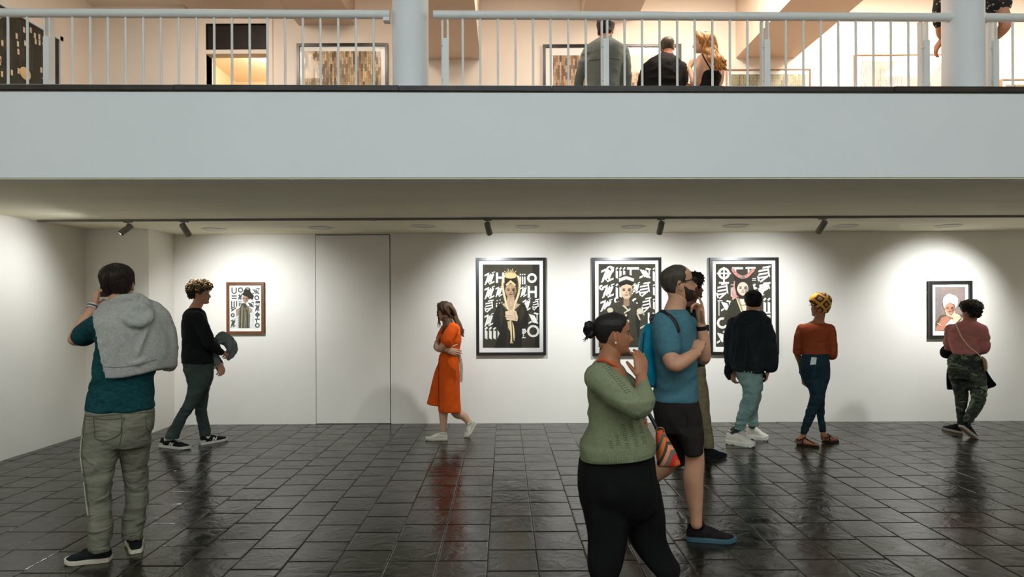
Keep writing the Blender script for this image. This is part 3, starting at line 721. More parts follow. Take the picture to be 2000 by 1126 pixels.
p4.poly('arms', [[(250, 610), (310, 570), (330, 700), (260, 720)], [(495, 560), (550, 590), (560, 660), (510, 660)]], ink(160, 136, 118))
p4.poly('dress', [[(355, 500), (440, 510), (490, 560), (515, 700), (505, 940), (300, 940), (300, 720), (315, 570)]], ink(112, 108, 90))
p4.poly('dress_folds', [stroke(345, 560, 330, 930, 14), stroke(400, 560, 385, 935, 12), stroke(455, 600, 470, 930, 22), stroke(425, 560, 430, 930, 8)], ink(66, 62, 48))
p4.poly('dress_shine', [stroke(365, 580, 355, 930, 10), stroke(440, 640, 415, 930, 8)], ink(164, 158, 136))
p4.poly('spikes', [stroke(540, 640 + 45 * k, 585, 668 + 45 * k, 14) for k in range(6)] + [stroke(300, 700 + 45 * k, 262, 735 + 45 * k, 12) for k in range(5)], ink(206, 196, 170))
face(p4, 425, 410, 52, 72, (176, 142, 118), (72, 48, 40), (126, 80, 72))
p4.poly('collar', [[(375, 480), (440, 490), (455, 545), (420, 560), (365, 520)]], ink(76, 70, 56))
p4.poly('hair', [[(365, 330), (395, 285), (400, 250), (440, 225), (500, 240), (545, 300), (580, 350), (560, 410), (520, 390), (490, 420), (470, 370), (420, 350)], stroke(520, 330, 590, 360, 12), stroke(500, 370, 560, 430, 12), stroke(450, 260, 520, 225, 12)], ink(52, 46, 36))

# turban portrait
p5 = Poster('framed_portrait', 1800, 540, 8.664, 'black-framed portrait of a woman in a white turban', (92, 74, 822, 1040), None, M_black, 0.04)
p5.poly('print', [[(212, 172), (720, 172), (720, 916), (212, 916)]], ink(142, 126, 118))
p5.poly('backdrop_tone', [[(212, 172), (320, 172), (300, 600), (212, 720)]], ink(130, 122, 118))
p5.poly('shadow_shape', [[(212, 780), (300, 650), (420, 640), (700, 640), (719, 700), (719, 915), (212, 915)]], ink(104, 88, 68))
p5.poly('shoulder', [[(260, 790), (320, 690), (400, 660), (480, 690), (440, 760), (360, 900), (230, 915), (215, 880)]], ink(188, 132, 108))
p5.poly('dress', [[(490, 700), (550, 770), (600, 800), (660, 915), (365, 915), (400, 800)]], ink(226, 228, 230))
p5.poly('neck', [[(410, 630), (500, 640), (500, 720), (430, 690)]], ink(166, 112, 90))
face(p5, 452, 545, 82, 95, (196, 142, 116), (84, 56, 46), (120, 66, 58))
p5.poly('hand', [[(480, 660), (520, 600), (550, 620), (620, 650), (640, 690), (570, 770), (520, 730)], stroke(375, 570, 410, 650, 22), stroke(400, 640, 500, 680, 26), stroke(500, 660, 535, 585, 20)], ink(232, 196, 162))
p5.poly('bracelet', [stroke(235, 780, 310, 830, 12), stroke(500, 720, 560, 770, 12)], ink(236, 222, 190))
p5.poly('turban', [[(345, 520), (330, 420), (345, 350), (400, 300), (450, 290), (540, 320), (590, 370), (580, 470), (545, 540), (530, 470), (450, 440), (385, 470), (362, 530)]], ink(232, 230, 226))
p5.poly('turban_fold', [stroke(350, 420, 470, 350, 6), stroke(470, 350, 560, 440, 6), stroke(490, 380, 540, 470, 8), stroke(360, 370, 500, 320, 4), stroke(520, 330, 580, 400, 4)], ink(152, 148, 144))
p5.poly('blouse_sleeve', [[(590, 790), (650, 690), (690, 690), (700, 800), (640, 840)]], ink(170, 160, 138))

# ------------------------------------------------------------------ pictures in the upper gallery
def dash_mat(name, c1, c2, c3, sx=60, bias=0.0):
    m, nt, b = newmat(name)
    tc = N(nt, 'ShaderNodeTexCoord'); sp = N(nt, 'ShaderNodeSeparateXYZ'); nt.links.new(tc.outputs['Object'], sp.inputs[0])
    cb = N(nt, 'ShaderNodeCombineXYZ')
    ax = 'Z'
    nt.links.new(sp.outputs['Z'], cb.inputs[0])
    s2 = N(nt, 'ShaderNodeMath', operation='ADD'); nt.links.new(sp.outputs['X'], s2.inputs[0]); nt.links.new(sp.outputs['Y'], s2.inputs[1]); nt.links.new(s2.outputs[0], cb.inputs[1])
    br_ = N(nt, 'ShaderNodeTexBrick'); br_.inputs['Scale'].default_value = sx; br_.inputs['Mortar Size'].default_value = 0.07
    br_.inputs['Brick Width'].default_value = 4.6; br_.inputs['Row Height'].default_value = 1.25; br_.inputs['Bias'].default_value = bias
    br_.inputs['Color1'].default_value = c1; br_.inputs['Color2'].default_value = c2; br_.inputs['Mortar'].default_value = c3
    nt.links.new(cb.outputs[0], br_.inputs['Vector'])
    nz = N(nt, 'ShaderNodeTexNoise'); nz.inputs['Scale'].default_value = 3.0; nt.links.new(tc.outputs['Object'], nz.inputs['Vector'])
    mr = N(nt, 'ShaderNodeMapRange'); mr.inputs[1].default_value = 0.35; mr.inputs[2].default_value = 0.65; mr.inputs[3].default_value = 0.7; mr.inputs[4].default_value = 1.15; nt.links.new(nz.outputs[0], mr.inputs[0])
    sc = N(nt, 'ShaderNodeVectorMath', operation='SCALE'); nt.links.new(br_.outputs['Color'], sc.inputs[0]); nt.links.new(mr.outputs[0], sc.inputs['Scale'])
    nt.links.new(sc.outputs[0], b.inputs['Base Color']); b.inputs['Roughness'].default_value = 0.5
    return m
def gallery_pic(label, x0, x1, y0, hgt, mpx, fm, m_print, fw=0.05, ipx=None):
    A = P(x0, y0, YU); B = P(x1, y0, YU)
    yb = (1 / F) * YU
    ps = Poster('gallery_picture', 0, 0, 1.0, label, (x0, y0, x1, y0 + hgt), None, fm, fw, depth=0.04)
    ps.poly('print', [[(x0 + mpx, y0 + mpx), (x1 - mpx, y0 + mpx), (x1 - mpx, y0 + hgt - mpx), (x0 + mpx, y0 + hgt - mpx)]], m_print)
M_d1 = dash_mat('dash_print_sepia', lin(222, 192, 146), lin(92, 68, 46), lin(60, 46, 32), 50)
M_d2 = dash_mat('dash_print_brown', lin(206, 172, 136), lin(92, 62, 44), lin(60, 44, 34), 50)
M_d3 = dash_mat('dash_print_pink', lin(226, 176, 150), lin(140, 130, 140), lin(236, 220, 206), 50)
M_d4 = dash_mat('dash_print_olive', lin(170, 164, 130), lin(110, 106, 84), lin(214, 206, 180), 50)
M_pale = mat('pale_wood_frame', lin(176, 140, 112), 0.5, 0.1)
gallery_pic('wide black-framed sepia mosaic print in the gallery left of the column', 581, 759, 87, 190, 14, M_black, M_d1, 0.035)
gallery_pic('wide black-framed brown mosaic print behind the man in grey shirt', 1060, 1330, 89, 190, 20, M_black, M_d2, 0.035)
gallery_pic('pale-framed pinkish mosaic print in the bright gallery by the right column', 1667, 1880, 108, 170, 12, M_pale, M_d3, 0.012)
gallery_pic('small pale-framed olive mosaic print beside the hanging ceiling beam', 1417, 1582, 137, 150, 9, M_pale, M_d4, 0.01)
gallery_pic('thin pale-framed print at the far right of the gallery', 1952, 2120, 156, 140, 10, M_pale, M_d4, 0.01)
# dark dashed picture on the left gallery wall
t = empty('gallery_picture', (XLU, 6.4, 3.3), 'large dark picture with pale dashes on the left gallery wall', 'picture', 'framed pictures in the upper gallery')
ye = 7.26; zt = P(107, 70, ye).z
M_dk = dash_mat('dash_print_dark', lin(34, 36, 30), lin(60, 60, 48), lin(30, 30, 26), 30)
mk('print', *box(XLU, XLU + 0.03, 5.0, ye, 3.2, zt - 0.05), M_dk, t)
for (a, b, c_, d_) in ((4.95, ye + 0.05, zt - 0.05, zt), (ye, ye + 0.05, 3.15, zt), (4.95, ye + 0.05, 3.15, 3.2)):
    mk('frame_bar', *box(XLU, XLU + 0.05, a, b, c_, d_), M_rail, t)
random.seed(5)
dm = ink(222, 206, 182)
me = None
for k in range(46):
    y, z = random.uniform(6.0, 7.2), random.uniform(3.9, zt - 0.1)
    v, f = box(XLU + 0.03, XLU + 0.033, y - 0.013, y + 0.013, z - 0.03, z + 0.03)
    mk('dash', v, f, dm, t, fix=False)
mk('flower', *ball((XLU + 0.03, 6.75, 4.16), 0.006, 0.08, 0.07), ink(220, 190, 140), t)
# ------------------------------------------------------------------ people: helpers
def sm(zs, vs_):
    zz = np.linspace(0, 1, 201); v = np.interp(zz, zs, vs_)
    k = np.exp(-0.5 * (np.arange(-6, 7) / 2.6) ** 2); k /= k.sum()
    vp = np.concatenate([[v[0]] * 6, v, [v[-1]] * 6])
    return zz, np.convolve(vp, k, 'valid')
HZ = [0, .03, .08, .15, .25, .40, .52, .60, .72, .82, .90, .955, .985, 1.0]
HF = [.27, .34, .375, .36, .375, .37, .365, .39, .385, .345, .275, .185, .10, .0]     # front (no nose)
HB = [.02, .04, .05, .10, .24, .375, .43, .455, .465, .42, .33, .21, .115, .0]       # back
HW = [.10, .15, .19, .235, .275, .305, .315, .325, .335, .30, .235, .15, .085, .0]   # half width
_f, _b, _w = sm(HZ, HF), sm(HZ, HB), sm(HZ, HW)
HROWS, HCOLS = 58, 64
def head_grid(fac=1.0):
    # rows denser near the crown
    t = np.linspace(0, 1, HROWS); z = np.sin(t * math.pi / 2 * 0.985) / math.sin(math.pi / 2 * 0.985); z = 0.45 * t + 0.55 * z
    ph = np.linspace(0, 2 * math.pi, HCOLS, endpoint=False)
    Z, PH = np.meshgrid(z, ph, indexing='ij')
    f = np.interp(Z, *_f); b = np.interp(Z, *_b); w_ = np.interp(Z, *_w)
    c, s = np.cos(PH), np.sin(PH)
    cc = np.sign(c) * np.abs(c) ** 0.92; ss = np.sign(s) * np.abs(s) ** 0.92
    X = np.where(c > 0, f * cc, b * cc); Y = w_ * ss
    front = np.clip(c, 0, 1)
    g = lambda zc, zs, yc, ys: np.exp(-((Z - zc) / zs) ** 2 - ((Y - yc) / ys) ** 2) * (front > 0.05)
    gs = lambda zc, zs, yc, ys: g(zc, zs, yc, ys) + g(zc, zs, -yc, ys)
    nz = np.interp(Z, [.255, .285, .315, .345, .40, .46, .52, .56], [0, .035, .10, .115, .085, .05, .012, 0])
    ns = np.interp(Z, [.27, .31, .35, .42, .52], [.075, .07, .05, .036, .03])
    X = X + nz * np.exp(-(Y / ns) ** 2) * (front > 0.05)
    X = X + 0.034 * g(.237, .018, 0, .085) + 0.034 * g(.190, .018, 0, .075) - 0.02 * g(.214, .008, 0, .10)
    X = X - 0.036 * gs(.495, .042, .135, .062) + 0.016 * gs(.575, .028, .13, .08) + 0.034 * g(.065, .045, 0, .08) + 0.014 * gs(.40, .06, .19, .06)
    X = X - 0.012 * g(.15, .025, 0, .08)
    return X, Y, Z, PH
HG = head_grid()
def head_faces(rows=HROWS, cols=HCOLS):
    f = [(i * cols + j, i * cols + (j + 1) % cols, (i + 1) * cols + (j + 1) % cols, (i + 1) * cols + j) for i in range(rows - 1) for j in range(cols)]
    f.append(tuple(reversed(range(cols)))); f.append(tuple((rows - 1) * cols + j for j in range(cols)))
    return f
HFACES = head_faces()
_lipz = (.17, .258)
class Head:
    def __init__(s, c, H, yaw, pitch=0, roll=0):
        s.c = Vector(c); s.H = H
        s.R = Matrix.Rotation(math.radians(yaw), 3, 'Z') @ Matrix.Rotation(math.radians(-pitch), 3, 'Y') @ Matrix.Rotation(math.radians(roll), 3, 'X')
    def w(s, x, y, z): return s.c + s.R @ (Vector((x + 0.02, y, z - 0.5)) * s.H)
    def arr(s, X, Y, Z):
        q = np.stack([X.ravel() + 0.02, Y.ravel(), Z.ravel() - 0.5], 1) * s.H
        return q @ np.array(s.R).T + np.array(s.c)
    def skin(s):
        X, Y, Z, PH = HG
        v = s.arr(X, Y, Z)
        lip = [1 if (_lipz[0] < Z[i, 0] < _lipz[1] and abs(Y[i, j]) < .10 * (1 - (abs(Z[i, 0] - .214) / .05) ** 2 * .8) and math.cos(PH[i, j]) > 0) else 0 for i in range(HROWS - 1) for j in range(HCOLS)] + [0, 0]
        return v, HFACES, lip
    def ears(s):
        out = []
        for sg in (-1, 1):
            R = s.R @ Matrix.Rotation(math.radians(-12), 3, 'Y') @ Matrix.Rotation(math.radians(sg * 22), 3, 'Z')
            out.append(ball(s.w(-0.035, sg * 0.325, 0.45), 0.062 * s.H, 0.022 * s.H, 0.125 * s.H, 12, 8, R))
            out.append(tube([s.w(-0.035 + 0.058 * math.cos(a) - 0.01, sg * (0.34 - 0.006 * math.cos(a)), 0.455 + 0.12 * math.sin(a)) for a in np.linspace(0.9, 4.6, 8)], 0.014 * s.H, 6, 2))
            out.append(ball(s.w(-0.015, sg * 0.322, 0.345), 0.03 * s.H, 0.016 * s.H, 0.035 * s.H, 8, 6))
        return out
    def shell(s, tfun, seed=0, namp=0.0, nscale=9.0):
        """shell over the skull: tfun(Z, PH) gives its thickness, negative where skin shows"""
        X, Y, Z, PH = HG
        t = tfun(Z, PH)
        if namp: t = t + namp * fbm(np.stack([X.ravel() * nscale, Y.ravel() * nscale, Z.ravel() * nscale * .7], 1) + seed * 7.7, 3).reshape(t.shape) * (t > 0)
        cz = 0.5
        d = np.sqrt(X ** 2 + Y ** 2 + (Z - cz) ** 2) + 1e-6
        k = 1 + t / d
        return s.arr(X * k, Y * k, cz + (Z - cz) * k), HFACES
def hairline(PH, front=.80, temple=.64, side=.52, burn=.42, nape=.20, recede=0.0):
    a = np.degrees(np.abs((PH + math.pi) % (2 * math.pi) - math.pi))
    return np.interp(a, [0, 25, 45, 62, 74, 82, 100, 118, 135, 180], [front, front + recede, temple + .06 + recede, temple, burn, side, side - .03, side - .2, nape + .03, nape])
def sstep(x, a, b):
    t = np.clip((x - a) / (b - a), 0, 1); return t * t * (3 - 2 * t)
def short_hair(T=0.035, top=0.05, **kw):
    def fn(Z, PH):
        h = hairline(PH, **kw); m = sstep(Z, h - .02, h + .05)
        return -0.03 + m * (0.03 + T + (top - T) * sstep(Z, .6, .95))
    return fn

# ---------------------------------------------------------------- hands
def hand(wrist, d, dorsal, side, curls, thumb=(0.9, 0.3, 0.2), k=1.0, spread=0.05):
    """list of closed tubes: palm, four fingers of unequal length with knuckle bends, thumb from the side of the palm"""
    X = Vector(d).normalized(); Z = Vector(dorsal); Z = (Z - X * Z.dot(X)).normalized(); Y = Z.cross(X) * side
    W = lambda x, y, z: Vector(wrist) + (X * x + Y * y + Z * z) * k
    out = []
    rg = lambda x, w_, t, z: [W(x, w_ * math.cos(a), z + t * math.sin(a)) for a in [2 * math.pi * j / 14 for j in range(14)]]
    out.append(loft([rg(-0.035, .026, .020, 0), rg(0.0, .028, .020, 0), rg(.03, .036, .019, -.002), rg(.07, .042, .017, -.001), rg(.095, .042, .014, 0), rg(.104, .036, .010, -.001)], 2))
    bases = [(.094, .031, .0), (.100, .0105, .001), (.097, -.0105, 0), (.088, -.030, -.001)]
    lens = [.072, .081, .075, .058]
    tips = []
    for i in range(4):
        x, y, z = bases[i]; c = curls[i] if hasattr(curls[0], '__len__') else curls
        ang = 0; pts = [W(x - .02, y * .95, z - .002), W(x, y, z)]; px, pz = x, z; yy = y
        for fr, a in zip((.44, .31, .25), c):
            ang += a; px += lens[i] * fr * math.cos(ang); pz -= lens[i] * fr * math.sin(ang); yy += lens[i] * fr * spread * (1.5 - i)
            pts.append(W(px, yy, pz))
        r = [.0095, .0098, .0090, .0085, .0072] if i < 3 else [.0085, .0086, .0078, .0074, .0063]
        out.append(tube(pts, [q * k for q in r], 9, 3))
        tips.append((pts[-1], (pts[-1] - pts[-2]).normalized(), Z))
    a, b, c = thumb     # outwards, palmar, bend
    p0 = (.018, .026, -.008); d1 = Vector((math.cos(a), math.sin(a), -b)).normalized()
    p1 = Vector(p0) + d1 * .042; d2 = Vector((math.cos(a - c), math.sin(a - c), -b)).normalized(); p2 = p1 + d2 * .034; p3 = p2 + d2 * .026
    out.append(tube([W(0.0, .014, -.006), W(*p0), W(*p1), W(*p2), W(*p3)], [.014 * k, .0145 * k, .0115 * k, .0105 * k, .0082 * k], 9, 3))
    return out, tips
RELAX = (.35, .45, .3); FIST = (1.2, 1.4, .8); GRIP = (.7, .8, .5); OPEN = (.12, .15, .1)

# ---------------------------------------------------------------- shoes
M_cream = mat('cream_sole', lin(206, 196, 176), 0.6, 0.06)
def shoe(parent, heel, toe, upper, sole_m, H=0.095, Wd=0.098, pitch=0.0, sole_t=0.026, lace=None, name='shoe', low=0.0, heel_m=None, N_mark=None, chunky=1.0, floorz=0.0, ground=True, sock=None):
    heel = Vector(heel); toe = Vector(toe)
    if ground: heel.z = floorz + 0.002; toe.z = floorz + 0.002
    X = (toe - heel); L_ = X.length; X.normalize()
    Yv = Vector((0, 0, 1)).cross(X); Yv = Yv.normalized() if Yv.length > 0.05 else Vector((0, 1, 0)); Zv = X.cross(Yv).normalized()
    W = lambda x, y, z: heel + X * x * L_ + Yv * y + Zv * z
    hw = lambda x: Wd / 2 * np.interp(x, [0, .06, .2, .45, .7, .85, .95, 1.0], [.45, .66, .74, .76, 1.0, .92, .62, .25])
    ht = lambda x: H * np.interp(x, [0, .05, .15, .3, .42, .55, .72, .88, .96, 1.0], [.62, .92, 1.0, .96, .92, .78, .56, .46, .38, .26])
    rings = []
    for x in (0.0, .03, .08, .15, .22, .3, .38, .46, .55, .64, .74, .84, .91, .96, .99):
        a, h = hw(x), ht(x)
        ring = []
        for j in range(20):
            th = 2 * math.pi * j / 20; c, s_ = math.cos(th), math.sin(th)
            top = max(s_, 0)
            wid = a * (1 - 0.38 * top ** 1.5 * (1 if x < .6 else .6))
            ring.append(W(x, wid * math.copysign(abs(c) ** .7, c), (sole_t * .5) + (h - sole_t * .5) * (0.5 + 0.5 * math.copysign(abs(s_) ** .8, s_)) ))
        rings.append(ring)
    me = remesh([loft(rings, 2)], 0.006, 3)
    u = link(name, me, upper, parent, True)
    if sock is not None:
        mk('sock', *tube([W(.25, 0, H * .5), W(.25, 0, H * .95), W(.25, 0, H).lerp(sock[1], .6), sock[1]], [.036, .039, .037, .034], 14, 3), sock[0], u, True)
    mk('collar', *tube([W(.19 + .155 * math.cos(a), hw(.2) * .80 * math.sin(a), ht(.19 + .155 * math.cos(a)) * (.98 if math.cos(a) < .3 else 1.0)) for a in np.linspace(0, 2 * math.pi, 19)], .0065, 7, 1), upper, u, True)
    # sole: outline loft with a slight toe spring
    out = []
    xs = [0.0, .02, .06, .14, .28, .45, .6, .72, .84, .92, .97, 1.0]
    prof = [(W(x, (hw(x) + .005 * chunky) * sg, 0), x) for sg, seq in ((1, xs), (-1, list(reversed(xs)))) for x in seq]
    lv = []
    for z, sc in ((0.0, .96), (sole_t * .3, 1.0), (sole_t * .8, 1.02), (sole_t, .99)):
        lv.append([heel + (p - heel) + Zv * (z + (0.010 * max(0, (x - .8) / .2) if ground else 0) + (0.004 * chunky * math.sin(x * 26) if chunky > 1 and z == 0 else 0)) + Yv * ((p - (heel + X * x * L_)).dot(Yv) * (sc - 1)) for p, x in prof])
    mk('sole', *loft(lv), sole_m, u, False)
    if lace is not None:
        mb = MB()
        for x in (.38, .44, .50, .56, .62):
            a, h = hw(x), ht(x)
            mb.add(tube([W(x, -a * .5, h * .86), W(x + .015, 0, h * 1.03), W(x, a * .5, h * .86)], .0035, 6, 3))
        mb.build('laces', lace, u, True)
    if heel_m is not None:
        rr = []
        for x in (-0.008, .02, .07, .13, .17):
            a, h = hw(max(x, 0)) + .004, ht(max(x, 0)) * (.95 - .25 * max(x, 0) / .17)
            rr.append([W(x, a * math.copysign(abs(math.cos(th)) ** .7, math.cos(th)) * (1 - .3 * max(math.sin(th), 0)), h * (.5 + .5 * math.sin(th))) for th in [2 * math.pi * j / 16 for j in range(16)]])
        mk('heel_counter', *loft(rr, 2), heel_m, u, True)
    if N_mark is not None:
        for sg in (-1, 1):
            mb = MB()
            for (x0, z0, x1, z1) in ((.40, .30, .44, .66), (.44, .66, .50, .30), (.50, .30, .54, .66)):
                y = lambda x, z: sg * (hw(x) * (1 - .30 * max(0, (z - .45) / .5)) + .004)
                p = [W(x0 - .018, y(x0, z0), H * z0), W(x0 + .018, y(x0, z0), H * z0), W(x1 + .018, y(x1, z1), H * z1), W(x1 - .018, y(x1, z1), H * z1)]
                q = [v + Yv * sg * .004 for v in p]
                mb.add((p + q, [(0, 1, 2, 3), (4, 5, 6, 7), (0, 1, 5, 4), (1, 2, 6, 5), (2, 3, 7, 6), (3, 0, 4, 7)]))
            mb.build('letter_mark', N_mark, u)
    return u

# ---------------------------------------------------------------- the person
M_eyew = mat('eye_white', lin(214, 206, 196), 0.25, 0.02); M_iris = mat('eye_iris', lin(36, 24, 16), 0.2, 0.05)
class Person:
    def __init__(s, label, Y0, x, floorz=0.0, skin=None, lip=None):
        s.Y0 = Y0; s.k = Y0 / F; s.fz = floorz
        c = P(x, 700, Y0)
        s.xr = (x - CX) / F; s.ray = Vector((s.xr, 1.0, 0)).normalized()
        s.root = empty('person', (c.x, Y0, floorz), label, 'person', None)
        s.parts = []; s.fine = []; s.skin = skin; s.lip = lip
    def p(s, px, py, dy=0.0):
        # the figure's broad plane stands square to the line of sight
        return P(px, py, (s.Y0 * (1 + s.xr ** 2) + dy) / (1 + s.xr * (px - CX) / F))
    def ring(s, xl, xr, y, d, dy=0.0, n=28, e=2.5, grow=0.0):
        yl, yr = y if hasattr(y, '__len__') else (y, y)
        a, b = s.p(xl, yl, dy), s.p(xr, yr, dy); c = (a + b) / 2; u = (b - a) / 2
        if grow: u = u * max((u.length + grow) / u.length, 0.2); d = max(d + grow, 0.02)
        out = []
        for j in range(n):
            t = 2 * math.pi * j / n; cc, ss = math.cos(t), math.sin(t)
            out.append(c + u * math.copysign(abs(cc) ** (2 / e), cc) + s.ray * d * math.copysign(abs(ss) ** (2 / e), ss))
        return out
    def rings(s, L, sub=4, grow=0.0, e=2.5): return loft([s.ring(*r, grow=grow, e=e) for r in L], sub)
    def limb(s, pts, radii, n=14, sub=5): return tube([s.p(*q) for q in pts], radii, n, sub)
    def head(s, px, py, H, yaw, pitch=0, roll=0, dy=0.0, brow=None, neck=None, nr=.058):
        s.h = Head(s.p(px, py, dy), H, yaw, pitch, roll)
        if neck is not None:
            nb = s.p(*neck)
            a = s.h.w(-0.10, 0, .34); b = s.h.w(-.08, 0, .14)
            s.parts.append(tube([a, b, nb + (b - nb) * .35, nb, nb + Vector((0, 0, -.06))], [nr * .92, nr * .96, nr, nr * 1.12, nr * 1.4], 16, 4))
        s.brow = brow
        return s.h
    def hand(s, *a, **kw):
        t, tips = hand(*a, **kw); s.fine.append(t); return tips
    def body(s, voxel=.011):
        me = remesh(s.parts, voxel, 5)
        V, Fc = mesh_arrays(me); bpy.data.meshes.remove(me)
        V = [V]; faces = list(Fc); mi = [0] * len(faces); n = len(V[0])
        for t in s.fine:
            m2 = remesh(t, .0042, 2); v2, f2 = mesh_arrays(m2); bpy.data.meshes.remove(m2)
            V.append(v2); faces += [tuple(i + n for i in f) for f in f2]; mi += [0] * len(f2); n += len(v2)
        hv, hf, lp = s.h.skin(); V.append(hv); faces += [tuple(i + n for i in f) for f in hf]; mi += lp; n += len(hv)
        for ev, ef in s.h.ears():
            V.append(np.array([tuple(q) for q in ev])); faces += [tuple(i + n for i in f) for f in ef]; mi += [0] * len(ef); n += len(ev)
        o = mk('body', np.vstack(V), faces, [s.skin, s.lip], s.root, True)
        o.data.polygons.foreach_set('material_index', mi)
        h = s.h
        for sg in (-1, 1):
            e = mk('eye', *ball(h.w(.275, sg * .132, .495), .058 * h.H, .058 * h.H, .05 * h.H, 12, 8), M_eyew, o, True)
            mk('iris', *ball(h.w(.312, sg * .137, .492), .028 * h.H, .032 * h.H, .032 * h.H, 12, 8, h.R), M_iris, e, True)
            mk('eyelid', *ball(h.w(.268, sg * .132, .522), .066 * h.H, .068 * h.H, .034 * h.H, 14, 8, h.R), s.skin, e, True)
            mk('lower_lid', *ball(h.w(.268, sg * .132, .462), .064 * h.H, .066 * h.H, .024 * h.H, 14, 8, h.R), s.skin, e, True)
            mk('lash_line', *tube([h.w(.330, sg * .075, .500), h.w(.340, sg * .135, .508), h.w(.300, sg * .195, .498)], [.004 * h.H, .007 * h.H, .005 * h.H], 6, 3), M_iris, e, True)
            if s.brow: mk('eyebrow', *tube([h.w(.375, sg * .06, .565), h.w(.368, sg * .13, .585), h.w(.315, sg * .215, .565)], [.014 * h.H, .016 * h.H, .008 * h.H], 8, 3), s.brow, o, True)
        s.bodyo = o
        return o
    def cloth(s, name, parts, m, voxel=.011, smooth=5, wr=None, label=None, parent=None):
        me = remesh(parts, voxel, smooth)
        for a in (wr or []): wrinkle(me, **a)
        o = link(name, me, m, parent or s.root, True)
        if label: o['label'] = label
        return o
    def hair(s, tfun, m, name='hair', seed=1, namp=.012, nscale=9.0, label=None):
        v, f = s.h.shell(tfun, seed, namp, nscale)
        return mk(name, v, f, m, s.root, True)
    def curls(s, m, n, tfun, seed, size=.020, r=.0045, spread=.5, name='curl_mass'):
        """many small coils covering the hair shell, one part"""
        rs = np.random.RandomState(seed); mb = MB(); X, Y, Z, PH = HG
        t = tfun(Z, PH); idx = np.argwhere(t > 0.02)
        h = s.h
        wgt = np.array([max(0.02, math.cos((Z[i, j] - .5) * 1.3)) * np.interp(Z[i, j], *_w) for i, j in idx]); wgt /= wgt.sum()
        for q in rs.choice(len(idx), n, p=wgt):
            i, j = idx[q]; c = np.array([X[i, j], Y[i, j], Z[i, j] - .5]); nn = c / (np.linalg.norm(c) + 1e-6)
            c = c + nn * t[i, j] * rs.uniform(.75, 1.15) + rs.randn(3) * .01
            cw = h.c + h.R @ (Vector((c[0] + .02, c[1], c[2])) * h.H); nw = h.R @ Vector(nn)
            a = Vector(rs.randn(3)); a = (a - nw * a.dot(nw) * .6).normalized(); b = nw.cross(a).normalized()
            ph0 = rs.uniform(0, 6.28); sz = size * rs.uniform(.7, 1.3)
            pts = [cw + a * sz * math.cos(ph0 + th) + b * sz * math.sin(ph0 + th) * .8 + nw * sz * .35 * math.sin(th * .5 + ph0) for th in np.linspace(0, 4.6, 7)]
            mb.add(tube(pts, [r * .7, r, r, r, r, r, r * .5], 5, 1, False))
        return mb.build(name, m, s.root, True, fix=False)
    def strands(s, m, n, tfun, seed, L=.22, r=.0017, lift=.02, name='hair_strands'):
        """short combed strands lying on the hair shell, one part"""
        rs = np.random.RandomState(seed); mb = MB(); X, Y, Z, PH = HG
        t = tfun(Z, PH); idx = np.argwhere(t > 0.01); h = s.h
        wgt = np.array([np.interp(Z[i, j], *_w) + .03 for i, j in idx]); wgt /= wgt.sum()
        dz = Z[1, 0] - Z[0, 0]
        for q in rs.choice(len(idx), n, p=wgt):
            i, j = idx[q]; pts = []
            ii, jj = float(i), float(j); lift_ = lift * rs.uniform(.3, 1.2)
            for k in range(5):
                a, b = int(round(min(max(ii, 0), HROWS - 1))), int(round(jj)) % HCOLS
                if tfun(Z[a:a+1, b:b+1], PH[a:a+1, b:b+1])[0, 0] < -.01: break
                c = np.array([X[a, b], Y[a, b], Z[a, b] - .5]); nn = c / (np.linalg.norm(c) + 1e-6)
                c = c + nn * (t[a, b] + .006 + lift_ * k / 4)
                pts.append(h.c + h.R @ (Vector((c[0] + .02, c[1], c[2])) * h.H))
                ii -= L / 4 / max(.012, abs(Z[min(a + 1, HROWS - 1), 0] - Z[a - 1, 0]) / 2) * rs.uniform(.5, 1.0); jj += rs.uniform(-.6, .6)
            if len(pts) > 2: mb.add(tube(pts, [r * .6] + [r] * (len(pts) - 2) + [r * .25], 5, 2, False))
        return mb.build(name, m, s.root, True, fix=False)
    def locks(s, m, paths, r, n=7, sub=5, name='hair_locks'):
        mb = MB()
        for q, rr in paths: mb.add(tube(q, rr, n, sub))
        return mb.build(name, m, s.root, True)
def snap(o, cam_px, off=.002):
    """world points on a part's surface seen at the given photo pixels (used to lay seams on cloth)"""
    me = o.data; mw = world_of(o)
    bt = BVHTree.FromPolygons([mw @ v.co for v in me.vertices], [p.vertices for p in me.polygons])
    out = []
    for px, py in cam_px:
        d = (P(px, py, 5.0) - Vector((0, 0, CH))).normalized()
        h = bt.ray_cast(Vector((0, 0, CH)), d)
        if h[0] is not None: out.append(h[0] + h[1] * off)
    return out
def seam(o, name, lines, r, m, off=.002):
    mb = MB(); ok = False
    for ln in lines:
        q = cat(np.array(ln, float), 5); pts = snap(o, q, off)
        if len(pts) > 2: mb.add(tube(pts, r, 6, 1, False)); ok = True
    if ok:
        q = mb.build(name, m, o, True)
        if len(lines) > 8: q['kind'] = 'stuff'
        return q
def hairmat(name, c, var=.5):
    return mat(name, c, .5, var, 60, .5, 160, .3, stretch=(1, 1, .18), bdist=.006)
def skinmat(name, c): return mat(name, c, .48, .07, 14, .06, 220, .35)
def clothmat(name, c, var=.1, vs_=30, bump=.25, bs=260, stretch=(1, 1, 1), rough=.85, fold=(7, .35, (1, 1, 1.3), .02)): return mat(name, c, rough, var, vs_, bump, bs, .12, stretch=stretch, bdist=.002, fold=fold)
JEAN = (4.6, .85, (1, 1, 2.4), .04)
